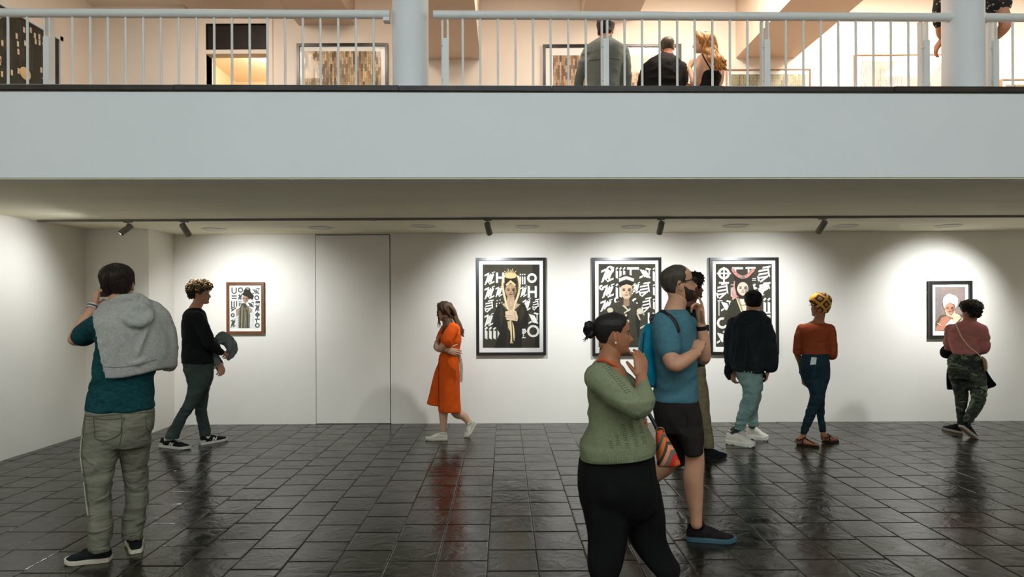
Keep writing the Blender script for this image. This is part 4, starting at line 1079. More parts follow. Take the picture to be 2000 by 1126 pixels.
# ------------------------------------------------------------------ people
SK_TAN, SK_LIP = skinmat('skin_tan', lin(196, 144, 114)), skinmat('lip_rose', lin(140, 82, 70))
SK_FAIR = skinmat('skin_fair', lin(204, 158, 128)); SK_BROWN = skinmat('skin_brown', lin(164, 108, 77)); SK_DEEP = skinmat('skin_deep_brown', lin(112, 70, 48))
H_BLACK = hairmat('hair_black', lin(26, 20, 17)); H_DBROWN = hairmat('hair_dark_brown', lin(44, 31, 23)); H_BROWN = hairmat('hair_brown', lin(78, 56, 38))
H_SHORT = hairmat('hair_cropped', lin(66, 56, 47), .35); H_CURL = mat('hair_curls_light', lin(150, 122, 84), .65, .7, 30, 0, 1, .2); H_BLOND = hairmat('hair_honey', lin(176, 120, 62), .45)
M_lace_w = mat('white_lace', lin(214, 210, 200), .7, .05); M_blacksh = clothmat('black_shoe', lin(30, 30, 32), .2)
M_metal_dk = mat('dark_metal', lin(24, 22, 22), .35, .05)

# ---- man with grey hoodie over his shoulders
def person_hoodie():
    s = Person('man seen from behind with grey hoodie over his shoulders and pale jeans', 3.75, 232, 0, SK_TAN, SK_LIP)
    s.head(231, 557, .232, 108, 4, -8, brow=H_DBROWN, neck=(243, 604, .0), nr=.066)
    torso = [(214, 276, 598, .075), (192, 314, 618, .11), (187, 318, 640, .135), (184, 312, 678, .14), (177, 305, 735, .138), (169, 304, 776, .145), (164, 305, (804, 796), .15)]
    s.parts.append(s.rings(torso[:-1] + [(170, 299, 845, .14)], grow=-.02))
    la = [(197, 636, .0), (170, 648, .12), (146, 663, .20), (163, 632, .25), (184, 600, .29)]
    ra = [(313, 642, .0), (327, 680, .03), (332, 714, .06), (310, 680, .25), (275, 640, .34)]
    s.parts.append(s.limb(la, [.058, .050, .041, .040, .028])); s.parts.append(s.limb(ra, [.058, .05, .042, .04, .028]))
    legL = [(160, 236, 868, .12, -.02), (157, 232, 885, .115, -.03), (161, 221, 928, .095, -.06), (166, 218, 970, .088, -.08), (172, 221, 1012, .082, -.1), (171, 221, 1040, .082, -.1), (172, 216, 1058, .08, -.1), (168, 214, 1073, .078, -.1)]
    legR = [(232, 293, 868, .12, .02), (233, 291, 885, .11, .03), (241, 289, 930, .09, .05), (245, 290, 972, .085, .06), (239, 285, 1012, .082, .06), (236, 280, 1034, .08, .06), (238, 278, 1052, .074, .06)]
    s.parts.append(s.rings(legL[:1] + legL[1:], grow=-.025)); s.parts.append(s.rings(legR, grow=-.025))
    w_ = s.p(184, 599, .29)
    s.hand(w_, s.p(193, 556, .36) - w_, Vector((-.75, -.65, .2)), 1, [(.5, .7, .4), (.6, .8, .5), (.7, .9, .5), (.8, .9, .6)], (.8, .5, .3), 1.0)
    w2 = s.p(275, 640, .34)
    s.hand(w2, s.p(262, 600, .40) - w2, Vector((.7, .5, .2)), -1, GRIP)
    s.body(.010)
    hf = short_hair(.045, .10, nape=.22, front=.78); s.hair(hf, H_DBROWN, namp=.02, nscale=7); s.strands(H_DBROWN, 800, hf, 5)
    teal = mat('teal_tshirt', lin(20, 62, 66), .85, .35, 90, .3, 200, .12, stretch=(.4, .4, 1), bdist=.002, fold=(5, .5, (1, 1, 1.8), .03))
    s.cloth('tshirt', [s.rings(torso), s.limb([(197, 634, .0), (176, 646, .10), (163, 655, .155)], [.075, .073, .070]), s.limb([(312, 640, 0), (326, 682, .03)], [.075, .07])], teal, .010, 5,
            [dict(amp=.012, scale=(5, 5, 12), seed=3, zr=[(.9, 1.2), (1.15, 1), (1.3, .5), (1.5, .2)])])
    jeans = clothmat('grey_jeans', lin(116, 113, 98), .22, 6, .35, 160, fold=(4.6, .95, (1, 1, 2.3), .05))
    pelvis = [(166, 303, (799, 792), .145), (163, 302, (822, 815), .16), (160, 299, 845, .165), (158, 294, 868, .15)]
    j = s.cloth('jeans', [s.rings(pelvis), s.rings(legL), s.rings(legR)], jeans, .009, 12, [dict(amp=.015, scale=(4, 4, 11), seed=8, oct=3, zr=[(.05, 1.5), (.25, .8), (.45, 1.1), (.75, .8), (.95, .3)])])
    st = clothmat('jeans_seam', lin(84, 80, 68))
    seam(j, 'pocket_seam', [[(183, 815), (210, 819), (243, 815)], [(183, 815), (185, 840), (187, 855), (205, 860), (232, 848), (238, 830), (243, 815)], [(284, 812), (286, 835), (296, 845)]], .0018, st)
    seam(j, 'side_seam', [[(236, 808), (238, 840), (233, 870)], [(167, 812), (163, 850), (160, 890), (166, 930), (171, 970), (176, 1010)]], .0016, st)
    seam(j, 'belt_line', [[(168, 812), (200, 811), (236, 808), (270, 806), (302, 803)]], .0016, st)
    seam(j, 'frayed_edge', [[(161, 850), (158, 870), (158, 895), (162, 925)], [(164, 940), (168, 975), (172, 1005)]], .004, clothmat('frayed_white', lin(170, 166, 152)), .001)
    shoe(s.root, G(216, 1094), G(128, 1100), M_blacksh, M_cream, .10, .102, lace=M_blacksh, sole_t=.026)
    a = G(266, 1081); shoe(s.root, a, a + Vector((-.15, .225, 0)), M_blacksh, M_cream, .10, .102, lace=M_blacksh, sole_t=.026)
    # hoodie: a thick folded sheet lying over the back, shoulders and right arm
    grey = mat('grey_marl', lin(158, 157, 150), .9, .12, 70, .35, 300, .1, bdist=.002, fold=(5, .3, (1.3, 1, .9), .03))
    cp = lambda x, y: (120 + x / 3.754, 510 + y / 3.754)
    rows = [[(392, 285), (440, 255), (500, 243), (560, 245), (612, 268)], [(300, 330), (400, 300), (520, 280), (620, 300), (680, 345)], [(225, 368), (360, 350), (520, 330), (660, 345), (752, 385)],
            [(221, 425), (370, 425), (530, 420), (690, 425), (806, 455)], [(238, 550), (390, 550), (540, 545), (710, 550), (828, 580)], [(268, 690), (410, 690), (560, 680), (720, 670), (834, 680)], [(305, 850), (430, 845), (570, 820), (700, 785), (832, 770)], [(312, 864), (435, 856), (572, 830), (702, 795), (832, 776)]]
    dyr = [[.02, -.075, -.09, -.07, .03], [.0, -.10, -.125, -.10, .0], [.0, -.115, -.15, -.125, -.02], [-.13, -.175, -.185, -.165, -.07], [-.17, -.20, -.20, -.18, -.08], [-.19, -.205, -.20, -.18, -.09], [-.20, -.205, -.20, -.175, -.09], [-.195, -.20, -.195, -.17, -.085]]
    g = np.array([[tuple(s.p(*cp(*q), dd)) for q, dd in zip(r, d_)] for r, d_ in zip(rows, dyr)])
    g = cat(g, 4); g = np.swapaxes(cat(np.swapaxes(g, 0, 1), 6), 0, 1)
    a, b = g.shape[:2]
    fr_ = g.reshape(-1, 3); bk = fr_ + np.array([0, .045, 0]); n = a * b
    f = [(i * b + j, i * b + j + 1, (i + 1) * b + j + 1, (i + 1) * b + j) for i in range(a - 1) for j in range(b - 1)]
    f += [tuple(q + n for q in reversed(x)) for x in f]
    edge = [i * b for i in range(a)] + [(a - 1) * b + j for j in range(1, b)] + [i * b + b - 1 for i in range(a - 2, -1, -1)] + [j for j in range(b - 2, 0, -1)]
    f += [(edge[i], edge[(i + 1) % len(edge)], edge[(i + 1) % len(edge)] + n, edge[i] + n) for i in range(len(edge))]
    sheet = (list(map(Vector, np.vstack([fr_, bk]))), f)
    q = lambda x, y, dd: s.p(*cp(x, y), dd)
    hood = tube([q(330, 335, -.04), q(420, 285, -.085), q(520, 268, -.10), q(590, 285, -.09), q(618, 330, -.10), q(590, 395, -.15), q(540, 430, -.17)], [.02, .030, .034, .036, .040, .032, .012], 14, 5)
    hood2 = tube([q(420, 395, -.165), q(500, 440, -.195), q(580, 455, -.20), q(640, 415, -.185), q(660, 360, -.15)], [.012, .028, .032, .030, .012], 12, 5)
    hood3 = ball(q(560, 345, -.115), .075, .045, .055)
    sleeve = tube([q(735, 420, -.03), q(765, 500, -.04), q(775, 640, -.045), q(775, 750, -.045)], [.035, .058, .062, .05], 14, 4)
    lap = tube([s.p(*cp(330, 320), .0), s.p(*cp(300, 350), .09), s.p(*cp(330, 420), .14)], [.03, .03, .02], 12, 4)
    hd = s.cloth('hoodie', [sheet, hood, hood2, hood3, sleeve, lap, tube([q(690, 440, -.10), q(710, 560, -.11), q(715, 680, -.11), q(715, 755, -.11)], [.04, .05, .055, .04], 14, 4), tube([q(480, 735, -.20), q(560, 745, -.205), q(640, 700, -.19)], [.006, .016, .006], 10, 4), tube([q(640, 470, -.19), q(600, 580, -.205), q(555, 690, -.205)], [.014, .016, .008], 10, 4), tube([q(600, 310, -.05), q(680, 345, -.05), q(740, 390, -.05), q(770, 450, -.05)], [.04, .045, .045, .04], 14, 4)], grey, .009, 6, [dict(amp=.006, scale=(6, 6, 5), seed=6, oct=3)], 'light grey hooded sweatshirt draped over the back')
    seam(hd, 'hem_seam', [[cp(292, 770), cp(420, 775), cp(560, 755), cp(700, 715)]], .0016, clothmat('grey_seam', lin(128, 128, 122)))
    # watch and phone in the raised hand
    wd = (s.p(190, 585, .31) - s.p(176, 612, .275)).normalized(); wc = s.p(180.5, 597.5, .285)
    R = wd.to_track_quat('Z', 'Y').to_matrix()
    rg = lambda z, r: [wc + R @ Vector((r * math.cos(t), r * .82 * math.sin(t), z)) for t in [2 * math.pi * k / 24 for k in range(24)]]
    mk('watch_strap', *loft([rg(-.013, .030), rg(-.013, .0345), rg(.013, .0345), rg(.013, .030)]), mat('white_strap', lin(205, 202, 196), .6, .05), s.root, True)
    mk('strap_inlay', *loft([rg(-.006, .030), rg(-.006, .0355), rg(.006, .0355), rg(.006, .030)]), clothmat('strap_grey', lin(96, 94, 90)), s.root, True)
    c = s.p(213, 566, .42)
    t_ = empty('camera', c, 'dark camera held up to the face of the man with grey hoodie', 'camera')
    mk('camera_body', *box(c.x - .06, c.x + .06, c.y, c.y + .05, c.z - .045, c.z + .045), M_metal_dk, t_)
    mk('camera_lens', *cyl(Vector((c.x, c.y + .04, c.z)), Vector((c.x, c.y + .11, c.z)), .032, 20), M_metal_dk, t_, True)
person_hoodie()

# ---- curly haired man in black sweater
def person_curly():
    s = Person('curly-haired man in black sweater walking right with jacket over his arm', 6.65, 385, 0, SK_TAN, SK_LIP)
    s.head(391, 573, .228, 6, 0, 0, brow=H_DBROWN, neck=(381, 603, 0), nr=.058)
    torso = [(370, 394, 601, .085), (359, 401, 611, .165), (355, 405, 628, .205), (355, 408, 650, .19), (356, 411, 678, .175), (354, 416, 698, .175), (354, 418, 709, .175)]
    s.parts.append(s.rings(torso + [(360, 412, 728, .16)], grow=-.02))
    na = [(386, 622, -.19), (402, 652, -.25), (410, 672, -.24), (424, 682, -.18), (434, 688, -.12)]
    fa = [(388, 622, .18), (404, 655, .24), (412, 690, .20), (424, 705, .10), (431, 712, .02)]
    s.parts.append(s.limb(na, [.062, .055, .046, .04, .028])); s.parts.append(s.limb(fa, [.06, .055, .046, .04, .028]))
    nl = [(356, 416, 722, .12, -.06), (362, 411, 737, .11, -.08), (366, 402, 758, .10, -.09), (361, 391, 780, .09, -.09), (350, 377, 801, .078, -.08), (337, 363, 823, .07, -.07), (326, 353, 843, .068, -.05), (321, 351, 856, .07, -.05)]
    fl = [(372, 418, 722, .12, .08), (385, 417, 737, .10, .1), (384, 410, 758, .095, .11), (381, 407, 780, .085, .12), (380, 404, 799, .078, .13), (384, 408, 822, .07, .15), (388, 412, 840, .068, .15), (390, 413, 851, .068, .15)]
    s.parts += [s.rings(nl, grow=-.025), s.rings(fl, grow=-.025)]
    a = s.p(434, 688, -.12); s.hand(a, s.p(444, 690, .0) - a, Vector((.3, -.8, .5)), 1, GRIP)
    b = s.p(431, 711, .02); s.hand(b, s.p(433, 722, -.06) - b, Vector((.7, -.7, 0)), -1, GRIP)
    s.body(.013)
    cf = lambda Z, PH: -0.03 + (0.03 + .12 + .05 * sstep(Z, .6, .95)) * sstep(Z, hairline(PH, front=.70, nape=.26, burn=.50, side=.55) - .02, hairline(PH, front=.70, nape=.26, burn=.50, side=.55) + .08)
    s.hair(cf, H_DBROWN, namp=.06, nscale=6)
    s.curls(H_DBROWN, 260, cf, 3, .019, .0055, name='curls')
    top = lambda Z, PH: cf(Z, PH) * (Z > .62) + .012 * (Z > .62)
    s.curls(H_CURL, 330, top, 4, .018, .0055, name='light_curls')
    blk = clothmat('black_knit', lin(26, 28, 28), .15)
    s.cloth('sweater', [s.rings(torso, grow=.004), s.limb(na[:4] + [(431, 686, -.14)], [.08, .068, .06, .05, .042]), s.limb(fa[:4] + [(429, 710, .05)], [.075, .068, .06, .05, .04])], blk, .012, 4, [dict(amp=.010, scale=(6, 6, 12), seed=4)])
    jn = clothmat('dark_green_jeans', lin(62, 72, 68), .25, 7, fold=JEAN)
    s.cloth('jeans', [s.rings([(355, 418, 704, .165), (357, 418, 715, .17), (360, 417, 728, .165)]), s.rings(nl), s.rings(fl)], jn, .011, 9, [dict(amp=.009, scale=(6, 6, 16), seed=9, zr=[(0, 1.4), (.3, .9), (.6, .8), (.9, .3)])])
    gs = mat('sneaker_grey', lin(176, 172, 164), .7, .06); wh = mat('sneaker_white', lin(226, 224, 216), .6, .03)
    for (h, t, sk_) in ((G(314, 872), G(371, 877), s.p(337, 852, -.05)), (G(390, 869), G(444, 859), s.p(402, 848, .15))):
        sh = shoe(s.root, h, t, M_blacksh, mat('sneaker_sole', lin(216, 210, 198), .6), .105, .10, lace=M_lace_w, heel_m=gs, N_mark=wh, sole_t=.028, sock=(wh, sk_))
    # jacket over the forearm
    t_ = empty('folded_jacket', s.p(438, 725, -.05), 'grey-blue denim jacket draped over the forearm of the curly-haired man', 'jacket')
    q = lambda x, y, d: s.p(x, y, d)
    fold = [tube([q(424, 661, -.02), q(436, 655, .05), q(448, 664, .08), q(456, 676, .06), q(452, 690, .04), q(446, 700, .02)], [.03, .05, .055, .05, .045, .025], 14, 5),
            tube([q(428, 668, -.08), q(440, 664, -.06), q(448, 676, -.04), q(444, 690, -.03)], [.03, .045, .045, .02], 14, 5),
            tube([q(424, 672, .02), q(422, 694, .03), q(423, 712, .02), q(426, 723, .0)], [.04, .045, .045, .022], 14, 5),
            tube([q(430, 664, .12), q(444, 668, .16), q(452, 684, .15)], [.04, .05, .04], 14, 5)]
    me = remesh(fold, .010, 4); wrinkle(me, .016, (12, 12, 9), 5)
    jk = link('jacket_cloth', me, clothmat('grey_denim', lin(120, 128, 128), .2, 20), t_, True)
    mk('label_tag', *hexa([q(429 + a_ * 4.2 - (0 if c_ == 0 else 2), 722 + c_ * 10, -.06 + b_ * .004) for a_ in (0, 1) for b_ in (0, 1) for c_ in (1, 0)]), wh, t_)
person_curly()

# ---- woman in orange dress
def person_orange():
    s = Person('woman in orange shirt dress with folded arms walking left', 7.07, 878, 0, SK_FAIR, SK_LIP)
    s.head(869, 607, .212, 178, -10, 0, brow=H_BROWN, neck=(882, 632, 0), nr=.05)
    torso = [(873, 893, 631, .09), (865, 898, 639, .15), (862, 900, 650, .16), (861, 901, 662, .15), (866, 898, 677, .13), (867, 896, 687, .125)]
    s.parts.append(s.rings(torso + [(860, 897, 715, .15)], grow=-.02))
    na = [(884, 641, -.15), (873, 661, -.20), (860, 681, -.20), (854, 675, -.10), (853, 666, .02)]
    fa = [(872, 641, .14), (860, 662, .16), (852, 677, .10), (862, 683, -.06), (873, 683, -.19)]
    s.parts.append(s.limb(na, [.050, .045, .038, .034, .024])); s.parts.append(s.limb(fa, [.048, .043, .038, .034, .024]))
    w1 = s.p(873, 683, -.195); s.hand(w1, s.p(884, 686, -.215) - w1, Vector((.1, -1, .2)), 1, (.25, .3, .2))
    w2 = s.p(853, 666, .02); s.hand(w2, s.p(858, 657, .12) - w2, Vector((-1, -.2, .2)), -1, (.4, .4, .3))
    fl = [(868, 790, -.02), (866, 805, -.02), (866, 822, -.02), (865, 838, -.02), (866, 850, -.02)]
    s.parts.append(s.limb([(876, 715, -.02), (869, 765, -.03)] + fl, [.085, .066, .058, .056, .045, .037, .036]))
    s.parts.append(s.limb([(880, 715, .08), (880, 770, .10), (890, 805, .10), (904, 811, .09), (914, 822, .08), (917, 828, .08)], [.085, .066, .056, .050, .040, .036]))
    s.body(.011)
    # hair: skull shell and long locks down the back and in front of the shoulder
    s.hair(short_hair(.05, .06, front=.80, nape=.12, burn=.3, temple=.55), H_BROWN, namp=.02)
    rs = random.Random(2); paths = []
    for k in range(56):
        u = k / 55; side = rs.choice((-1, -1, 1)); a = rs.uniform(-.9, 1.0)
        st = s.h.w(.05 + a * .25, side * rs.uniform(.03, .2), .96)
        mid = s.h.w(-.05 + a * .30, side * rs.uniform(.33, .42), .55) if a > -.4 else s.h.w(-.46, side * rs.uniform(.0, .28), .55)
        if a > .35: e1, e2 = s.p(869 + rs.uniform(-4, 6), 634, -.10 - rs.uniform(0, .05)), s.p(866 + rs.uniform(-5, 6), 645 + rs.uniform(0, 9), -.16)
        elif a > -.2: e1, e2 = s.p(877 + rs.uniform(-5, 6), 632, side * .10), s.p(876 + rs.uniform(-9, 6), 644 + rs.uniform(-6, 3), side * .155)
        else: e1, e2 = s.p(897 + rs.uniform(-6, 3), 634, side * .04), s.p(904 + rs.uniform(-6, 3), 652 + rs.uniform(-8, 5), side * .05 - .02)
        if side > 0 and a > .35: continue
        paths.append(([st, mid, mid.lerp(e1, .55) + Vector((rs.uniform(-.01, .01), 0, 0)), e1, e2], [.012, .020, .020, .017, .005]))
    for k in range(4):
        paths.append(([s.h.w(.30, -.2 + .4 * (k % 2), .72), s.h.w(.36, -.24 + .48 * (k % 2), .45), s.p(856 + k, 628, -.05 + .1 * (k % 2)), s.p(854 + 3 * k, 640, -.04)], [.006, .006, .005, .002]))
    s.locks(H_BROWN, paths, 0)
    orange = clothmat('orange_cotton', lin(232, 92, 26), .06, 20)
    s.cloth('dress_top', [s.rings(torso, grow=.004), s.limb([(884, 641, -.14), (876, 657, -.18), (873, 666, -.19)], [.07, .075, .078]), s.limb([(873, 641, .13), (863, 660, .16)], [.07, .075])], orange, .011, 4, [dict(amp=.006, scale=(7, 7, 10), seed=2)])
    skirt = [(865, 897, 686, .135), (858, 897, 694, .15), (855, 897, 722, .17), (855, 898, 760, .17), (856, 901, (802, 803), .17)]
    flap = [(862, 890, 690, .10, .06), (850, 885, 722, .11, .08), (841, 880, 757, .11, .10), (832, 870, (789, 793), .10, .12)]
    d = s.cloth('skirt', [s.rings(skirt, e=2.2), s.rings(flap, e=2.2)], orange, .011, 4, [dict(amp=.008, scale=(9, 9, 3), seed=7)])
    seam(d, 'slit_shadow', [[(856, 690), (857, 720), (857, 760), (858, 795)]], .004, clothmat('orange_slit_shadow', lin(120, 44, 14)), .001)  # dark line painted for the shadow in the slit between skirt and flap
    mk('belt', *loft([s.ring(864, 898, y, .138, grow=g) for y, g in ((682, .0), (682, .008), (690, .008), (690, .0))]), clothmat('orange_belt', lin(222, 84, 24)), s.root, True)
    sash = clothmat('cream_sash', lin(196, 186, 166))
    mk('sash_tail', *tube([s.p(896, 688, -.06), s.p(900, 705, -.06), s.p(901, 725, -.06), s.p(900, 746, -.06)], [.012, .020, .022, .020], 10, 4, False, flat=((0.3, 1, 0), .25)), sash, s.root, True)
    sn = clothmat('cream_canvas', lin(196, 190, 176), .2, 60)
    shoe(s.root, G(874, 859), G(831, 859), sn, M_cream, .085, .09, lace=M_lace_w)
    hl, te = s.p(926, 822, .08), s.p(911, 853, .02); te.z = max(te.z, .02)
    # raised heel: the toe stays on the floor
    shoe(s.root, s.p(929, 826, .09), s.p(911, 855, .02), sn, M_cream, .085, .09, lace=M_lace_w, ground=False)
    gl = MB()
    for sg in (-1, 1): gl.add(tube([s.h.w(.41, sg * (.13 + .075 * math.cos(t)), .49 + .07 * math.sin(t)) for t in np.linspace(0, 6.28, 14)], .0018, 6, 1)); gl.add(tube([s.h.w(.40, sg * .2, .51), s.h.w(.0, sg * .34, .5)], .0018, 6, 2))
    gl.build('glasses', mat('thin_gold_wire', lin(150, 120, 80), .3, .05, metal=.6), s.root, True)
person_orange()
# ---- woman in green sweater
def person_green():
    s = Person('woman in sage green knit sweater with hair bun and hand at mouth', 3.3, 1200, 0, SK_BROWN, skinmat('lip_brown', lin(124, 70, 58)))
    s.head(1196, 652, .228, 0, 2, 0, brow=H_BLACK, neck=(1188, 712, 0), nr=.062)
    torso = [(1165, 1214, (702, 722), .12), (1155, 1230, (714, 736), .175), (1150, 1239, (736, 746), .205), (1149, 1248, 775, .205), (1149, 1256, 812, .20), (1145, 1265, 838, .21), (1136, 1276, 858, .22), (1133, 1280, 872, .22), (1134, 1279, (888, 877), .215)]
    s.parts.append(s.rings([(1172, 1206, 700, .09), (1160, 1228, 718, .165), (1150, 1238, 742, .20)] + torso[3:-1] + [(1136, 1276, 910, .19)], grow=-.022))
    na = [(1172, 738, -.21), (1208, 768, -.29), (1246, 796, -.32), (1254, 770, -.25), (1253, 735, -.17)]
    fa = [(1185, 738, .19), (1210, 775, .24), (1235, 808, .22), (1240, 815, .12), (1242, 818, .06)]
    s.parts.append(s.limb(na, [.062, .056, .046, .043, .031])); s.parts.append(s.limb(fa, [.06, .055, .045, .04, .03]))
    ll = [(1134, 1222, 940, .15, -.03), (1139, 1230, 1000, .14, -.04), (1146, 1227, 1040, .12, -.06), (1146, 1222, 1080, .11, -.08), (1148, 1214, 1110, .10, -.09), (1160, 1200, 1135, .07, -.10)]
    rl = [(1206, 1287, 940, .15, .04), (1220, 1298, 1000, .14, .05), (1228, 1302, 1045, .12, .06), (1248, 1316, 1082, .11, .04), (1274, 1331, 1112, .10, .02), (1286, 1322, 1132, .07, .0)]
    s.parts += [s.rings(ll, grow=-.03), s.rings(rl, grow=-.03)]
    w_ = s.p(1253, 735, -.17)
    tips = s.hand(w_, s.p(1250, 684, -.10) - w_, Vector((.30, -.92, .1)), 1, [(.40, .5, .3), (.32, .42, .25), (.26, .36, .2), (.18, .3, .2)], (.22, .75, .1), 1.0, .0)
    wf = s.p(1242, 818, .06); s.hand(wf, Vector((.3, -1, .1)), Vector((1, 0, .3)), -1, RELAX)
    s.body(.009)
    s.hair(short_hair(.022, .03, front=.83, recede=.02, nape=.24, burn=.5, side=.56), H_BLACK, namp=.008, nscale=5)
    me = remesh([ball(s.p(1149, 640, 0), .030, .045, .045), ball(s.p(1153, 650, .0), .026, .04, .03), tube([s.h.w(-.42, 0, .66), s.p(1158, 644)], [.022, .024], 10, 2)], .006, 2)
    wrinkle(me, .010, (38, 38, 26), 3); link('hair_bun', me, H_BLACK, s.root, True)
    rs = random.Random(8)
    s.locks(H_BLACK, [([s.p(1150 + rs.uniform(-3, 3), 652, rs.uniform(-.02, .02)), s.p(1146 + rs.uniform(-4, 4), 658 + rs.uniform(0, 4), 0), s.p(1142 + rs.uniform(-4, 6), 662 + rs.uniform(0, 6), 0)], [.002, .0015, .0008]) for k in range(9)] +
            [([s.h.w(-.30, -.14, .24), s.h.w(-.33, -.13, .19), s.h.w(-.34 + rs.uniform(-.03, .03), -.12, .15)], [.002, .0015, .001]) for k in range(6)], 0, 5, 3, 'loose_strands')
    mk('earring', *ball(s.h.w(-.01, -.345, .31), .007, .007, .007), mat('pearl', lin(190, 198, 190), .25, .02), s.root, True)
    # knitted sweater
    gm = mat('sage_knit', lin(128, 134, 104), .95, .12, 120, .9, 420, .08, stretch=(1, 1, .5), bdist=.004)
    sl = s.limb([(1172, 738, -.20), (1208, 768, -.29), (1246, 796, -.32), (1255, 776, -.265), (1255, 753, -.20)], [.084, .080, .068, .062, .044])
    sl2 = s.limb([(1185, 738, .18), (1210, 775, .235), (1235, 806, .22)], [.08, .075, .06])
    d = s.cloth('sweater', [s.rings(torso, grow=.004), sl, sl2], gm, .009, 4, [dict(amp=.010, scale=(5, 5, 8), seed=5, oct=3, zr=[(.75, 1.3), (1.1, .9), (1.25, .3), (1.4, .1)])])
    hm = mat('sage_rib', lin(120, 127, 98), .95, .25, 9, .6, 300, .08, stretch=(26, 26, .2), bdist=.004)
    mk('ribbed_hem', *loft([s.ring(1133 + g_, 1281 - g_, (y0, y1), .225 - g_ * .002) for y0, y1, g_ in ((874, 865, 2), (876, 867, 0), (884, 872, 0), (889, 879, 0), (890, 879.5, 2))]), hm, s.root, True)
    # openwork rows
    dk = clothmat('openwork_shadow', lin(58, 62, 46))
    lines = []
    for mx, my, n in ((1194, 870, 4), (1207, 862, 5), (1221, 853, 5), (1237, 846, 5), (1253, 840, 4), (1268, 834, 3), (1218, 838, 4), (1232, 828, 4), (1247, 822, 4), (1226, 872, 3), (1243, 866, 4), (1259, 861, 4)):
        for r_ in range(n):
            y = my - n * 2.4 + r_ * 4.2; x = mx + (r_ - n / 2) * .9
            lines += [[(x - 3.6, y + 2.2), (x - 1.8, y + .6), (x - .4, y)], [(x + .4, y), (x + 1.8, y + .6), (x + 3.6, y + 2.2)]]
    for k in range(13):
        x, y = 1181 + 3.6 * k, 713 + 4.3 * k
        lines += [[(x - 3, y + 1), (x - 1, y + 2.2), (x + 1.5, y + 2)], [(x + 2.5, y - .5), (x + 4.5, y + .3), (x + 7, y - .6)]]
    seam(d, 'openwork', lines, .0014, dk, .0)
    mk('strap_top', *tube([s.p(1168, 704, -.07), s.p(1182, 703, -.115), s.p(1198, 711, -.12), s.p(1207, 718, -.10)], .009, 8, 4, flat=((0, 1, 0), .5)), clothmat('coral_strap', lin(196, 92, 60)), s.root, True)
    pants = [(1133, 1277, (884, 878), .195), (1128, 1282, 925, .21), (1130, 1288, 955, .205), (1138, 1290, 990, .16), (1160, 1270, 1015, .10)]
    bk = clothmat('black_trousers', lin(17, 16, 16), .2, 10)
    s.cloth('trousers', [s.rings(pants), s.rings(ll), s.rings(rl)], bk, .011, 14, [dict(amp=.008, scale=(10, 10, 2), seed=3)])
    shoe(s.root, G(1158, 1160), G(1216, 1168), M_blacksh, M_blacksh, .085, .09)
    shoe(s.root, G(1292, 1148), G(1352, 1152), M_blacksh, M_blacksh, .085, .09)
    # nails
    nm = mat('pale_blue_nail', lin(150, 184, 186), .3, .02)
    for tp, d_, z_ in tips: mk('fingernail', *ball(tp + z_ * .004 - d_ * .001, .005, .005, .006, 8, 6), nm, s.root, True)
    # patterned bag on the far hip
    pos = s.p(1322, 905, .10)
    t_ = empty('shoulder_bag', pos, 'small bag with orange, red and grey chevron stripes hanging beside green sweater', 'bag')
    def chev():
        m, nt, b = newmat('chevron_fabric')
        tc = N(nt, 'ShaderNodeTexCoord'); mp = N(nt, 'ShaderNodeMapping'); mp.inputs['Rotation'].default_value = (0, math.radians(27), 0); nt.links.new(tc.outputs['Object'], mp.inputs[0])
        sp = N(nt, 'ShaderNodeSeparateXYZ'); nt.links.new(mp.outputs[0], sp.inputs[0])
        ab = N(nt, 'ShaderNodeMath', operation='ABSOLUTE'); nt.links.new(sp.outputs[0], ab.inputs[0])
        ml = N(nt, 'ShaderNodeMath', operation='MULTIPLY_ADD'); ml.inputs[1].default_value = .9; nt.links.new(ab.outputs[0], ml.inputs[0]); nt.links.new(sp.outputs[2], ml.inputs[2])
        sc = N(nt, 'ShaderNodeMath', operation='MULTIPLY'); sc.inputs[1].default_value = 5.2; nt.links.new(ml.outputs[0], sc.inputs[0])
        frc = N(nt, 'ShaderNodeMath', operation='FRACT'); nt.links.new(sc.outputs[0], frc.inputs[0])
        cr = N(nt, 'ShaderNodeValToRGB'); cr.color_ramp.interpolation = 'CONSTANT'
        cols = [(0, (222, 84, 34)), (.2, (196, 44, 24)), (.38, (112, 104, 96)), (.52, (232, 150, 110)), (.66, (70, 58, 50)), (.76, (226, 120, 50)), (.9, (96, 90, 84))]
        cr.color_ramp.elements[0].color = lin(*cols[0][1]); cr.color_ramp.elements[1].position = .2; cr.color_ramp.elements[1].color = lin(*cols[1][1])
        for p_, c_ in cols[2:]:
            e = cr.color_ramp.elements.new(p_); e.color = lin(*c_)
        nt.links.new(frc.outputs[0], cr.inputs[0]); nt.links.new(cr.outputs[0], b.inputs['Base Color']); b.inputs['Roughness'].default_value = .8
        return m
    B = lambda xl, xr, y, d: s.ring(xl, xr, y, d, .10)
    me = remesh([loft([B(1282, 1296, (840, 839), .02), B(1281, 1302, (852, 850), .045), B(1281, 1312, (872, 868), .06), B(1282, 1322, (892, 886), .065), B(1284, 1330, (908, 903), .055), B(1290, 1328, (912, 910), .03)], 4)], .007, 3)
    wrinkle(me, .006, (14, 14, 10), 2); link('bag_body', me, chev(), t_, True)
    mk('bag_strap', *tube([s.p(1196, 713, .16), s.p(1238, 742, .18), s.p(1258, 790, .16), s.p(1278, 826, .12), s.p(1284, 840, .10)], .011, 8, 5, flat=((0, 1, 0), .4)), M_metal_dk, t_, True)
    mk('strap_ring', *tube([s.p(1289 + 8 * math.cos(a), 840 + 6 * math.sin(a), .08) for a in np.linspace(0, 6.28, 14)], .004, 6, 1), mat('brass_ring', lin(140, 120, 90), .3, .05, metal=.8), t_, True)
person_green()

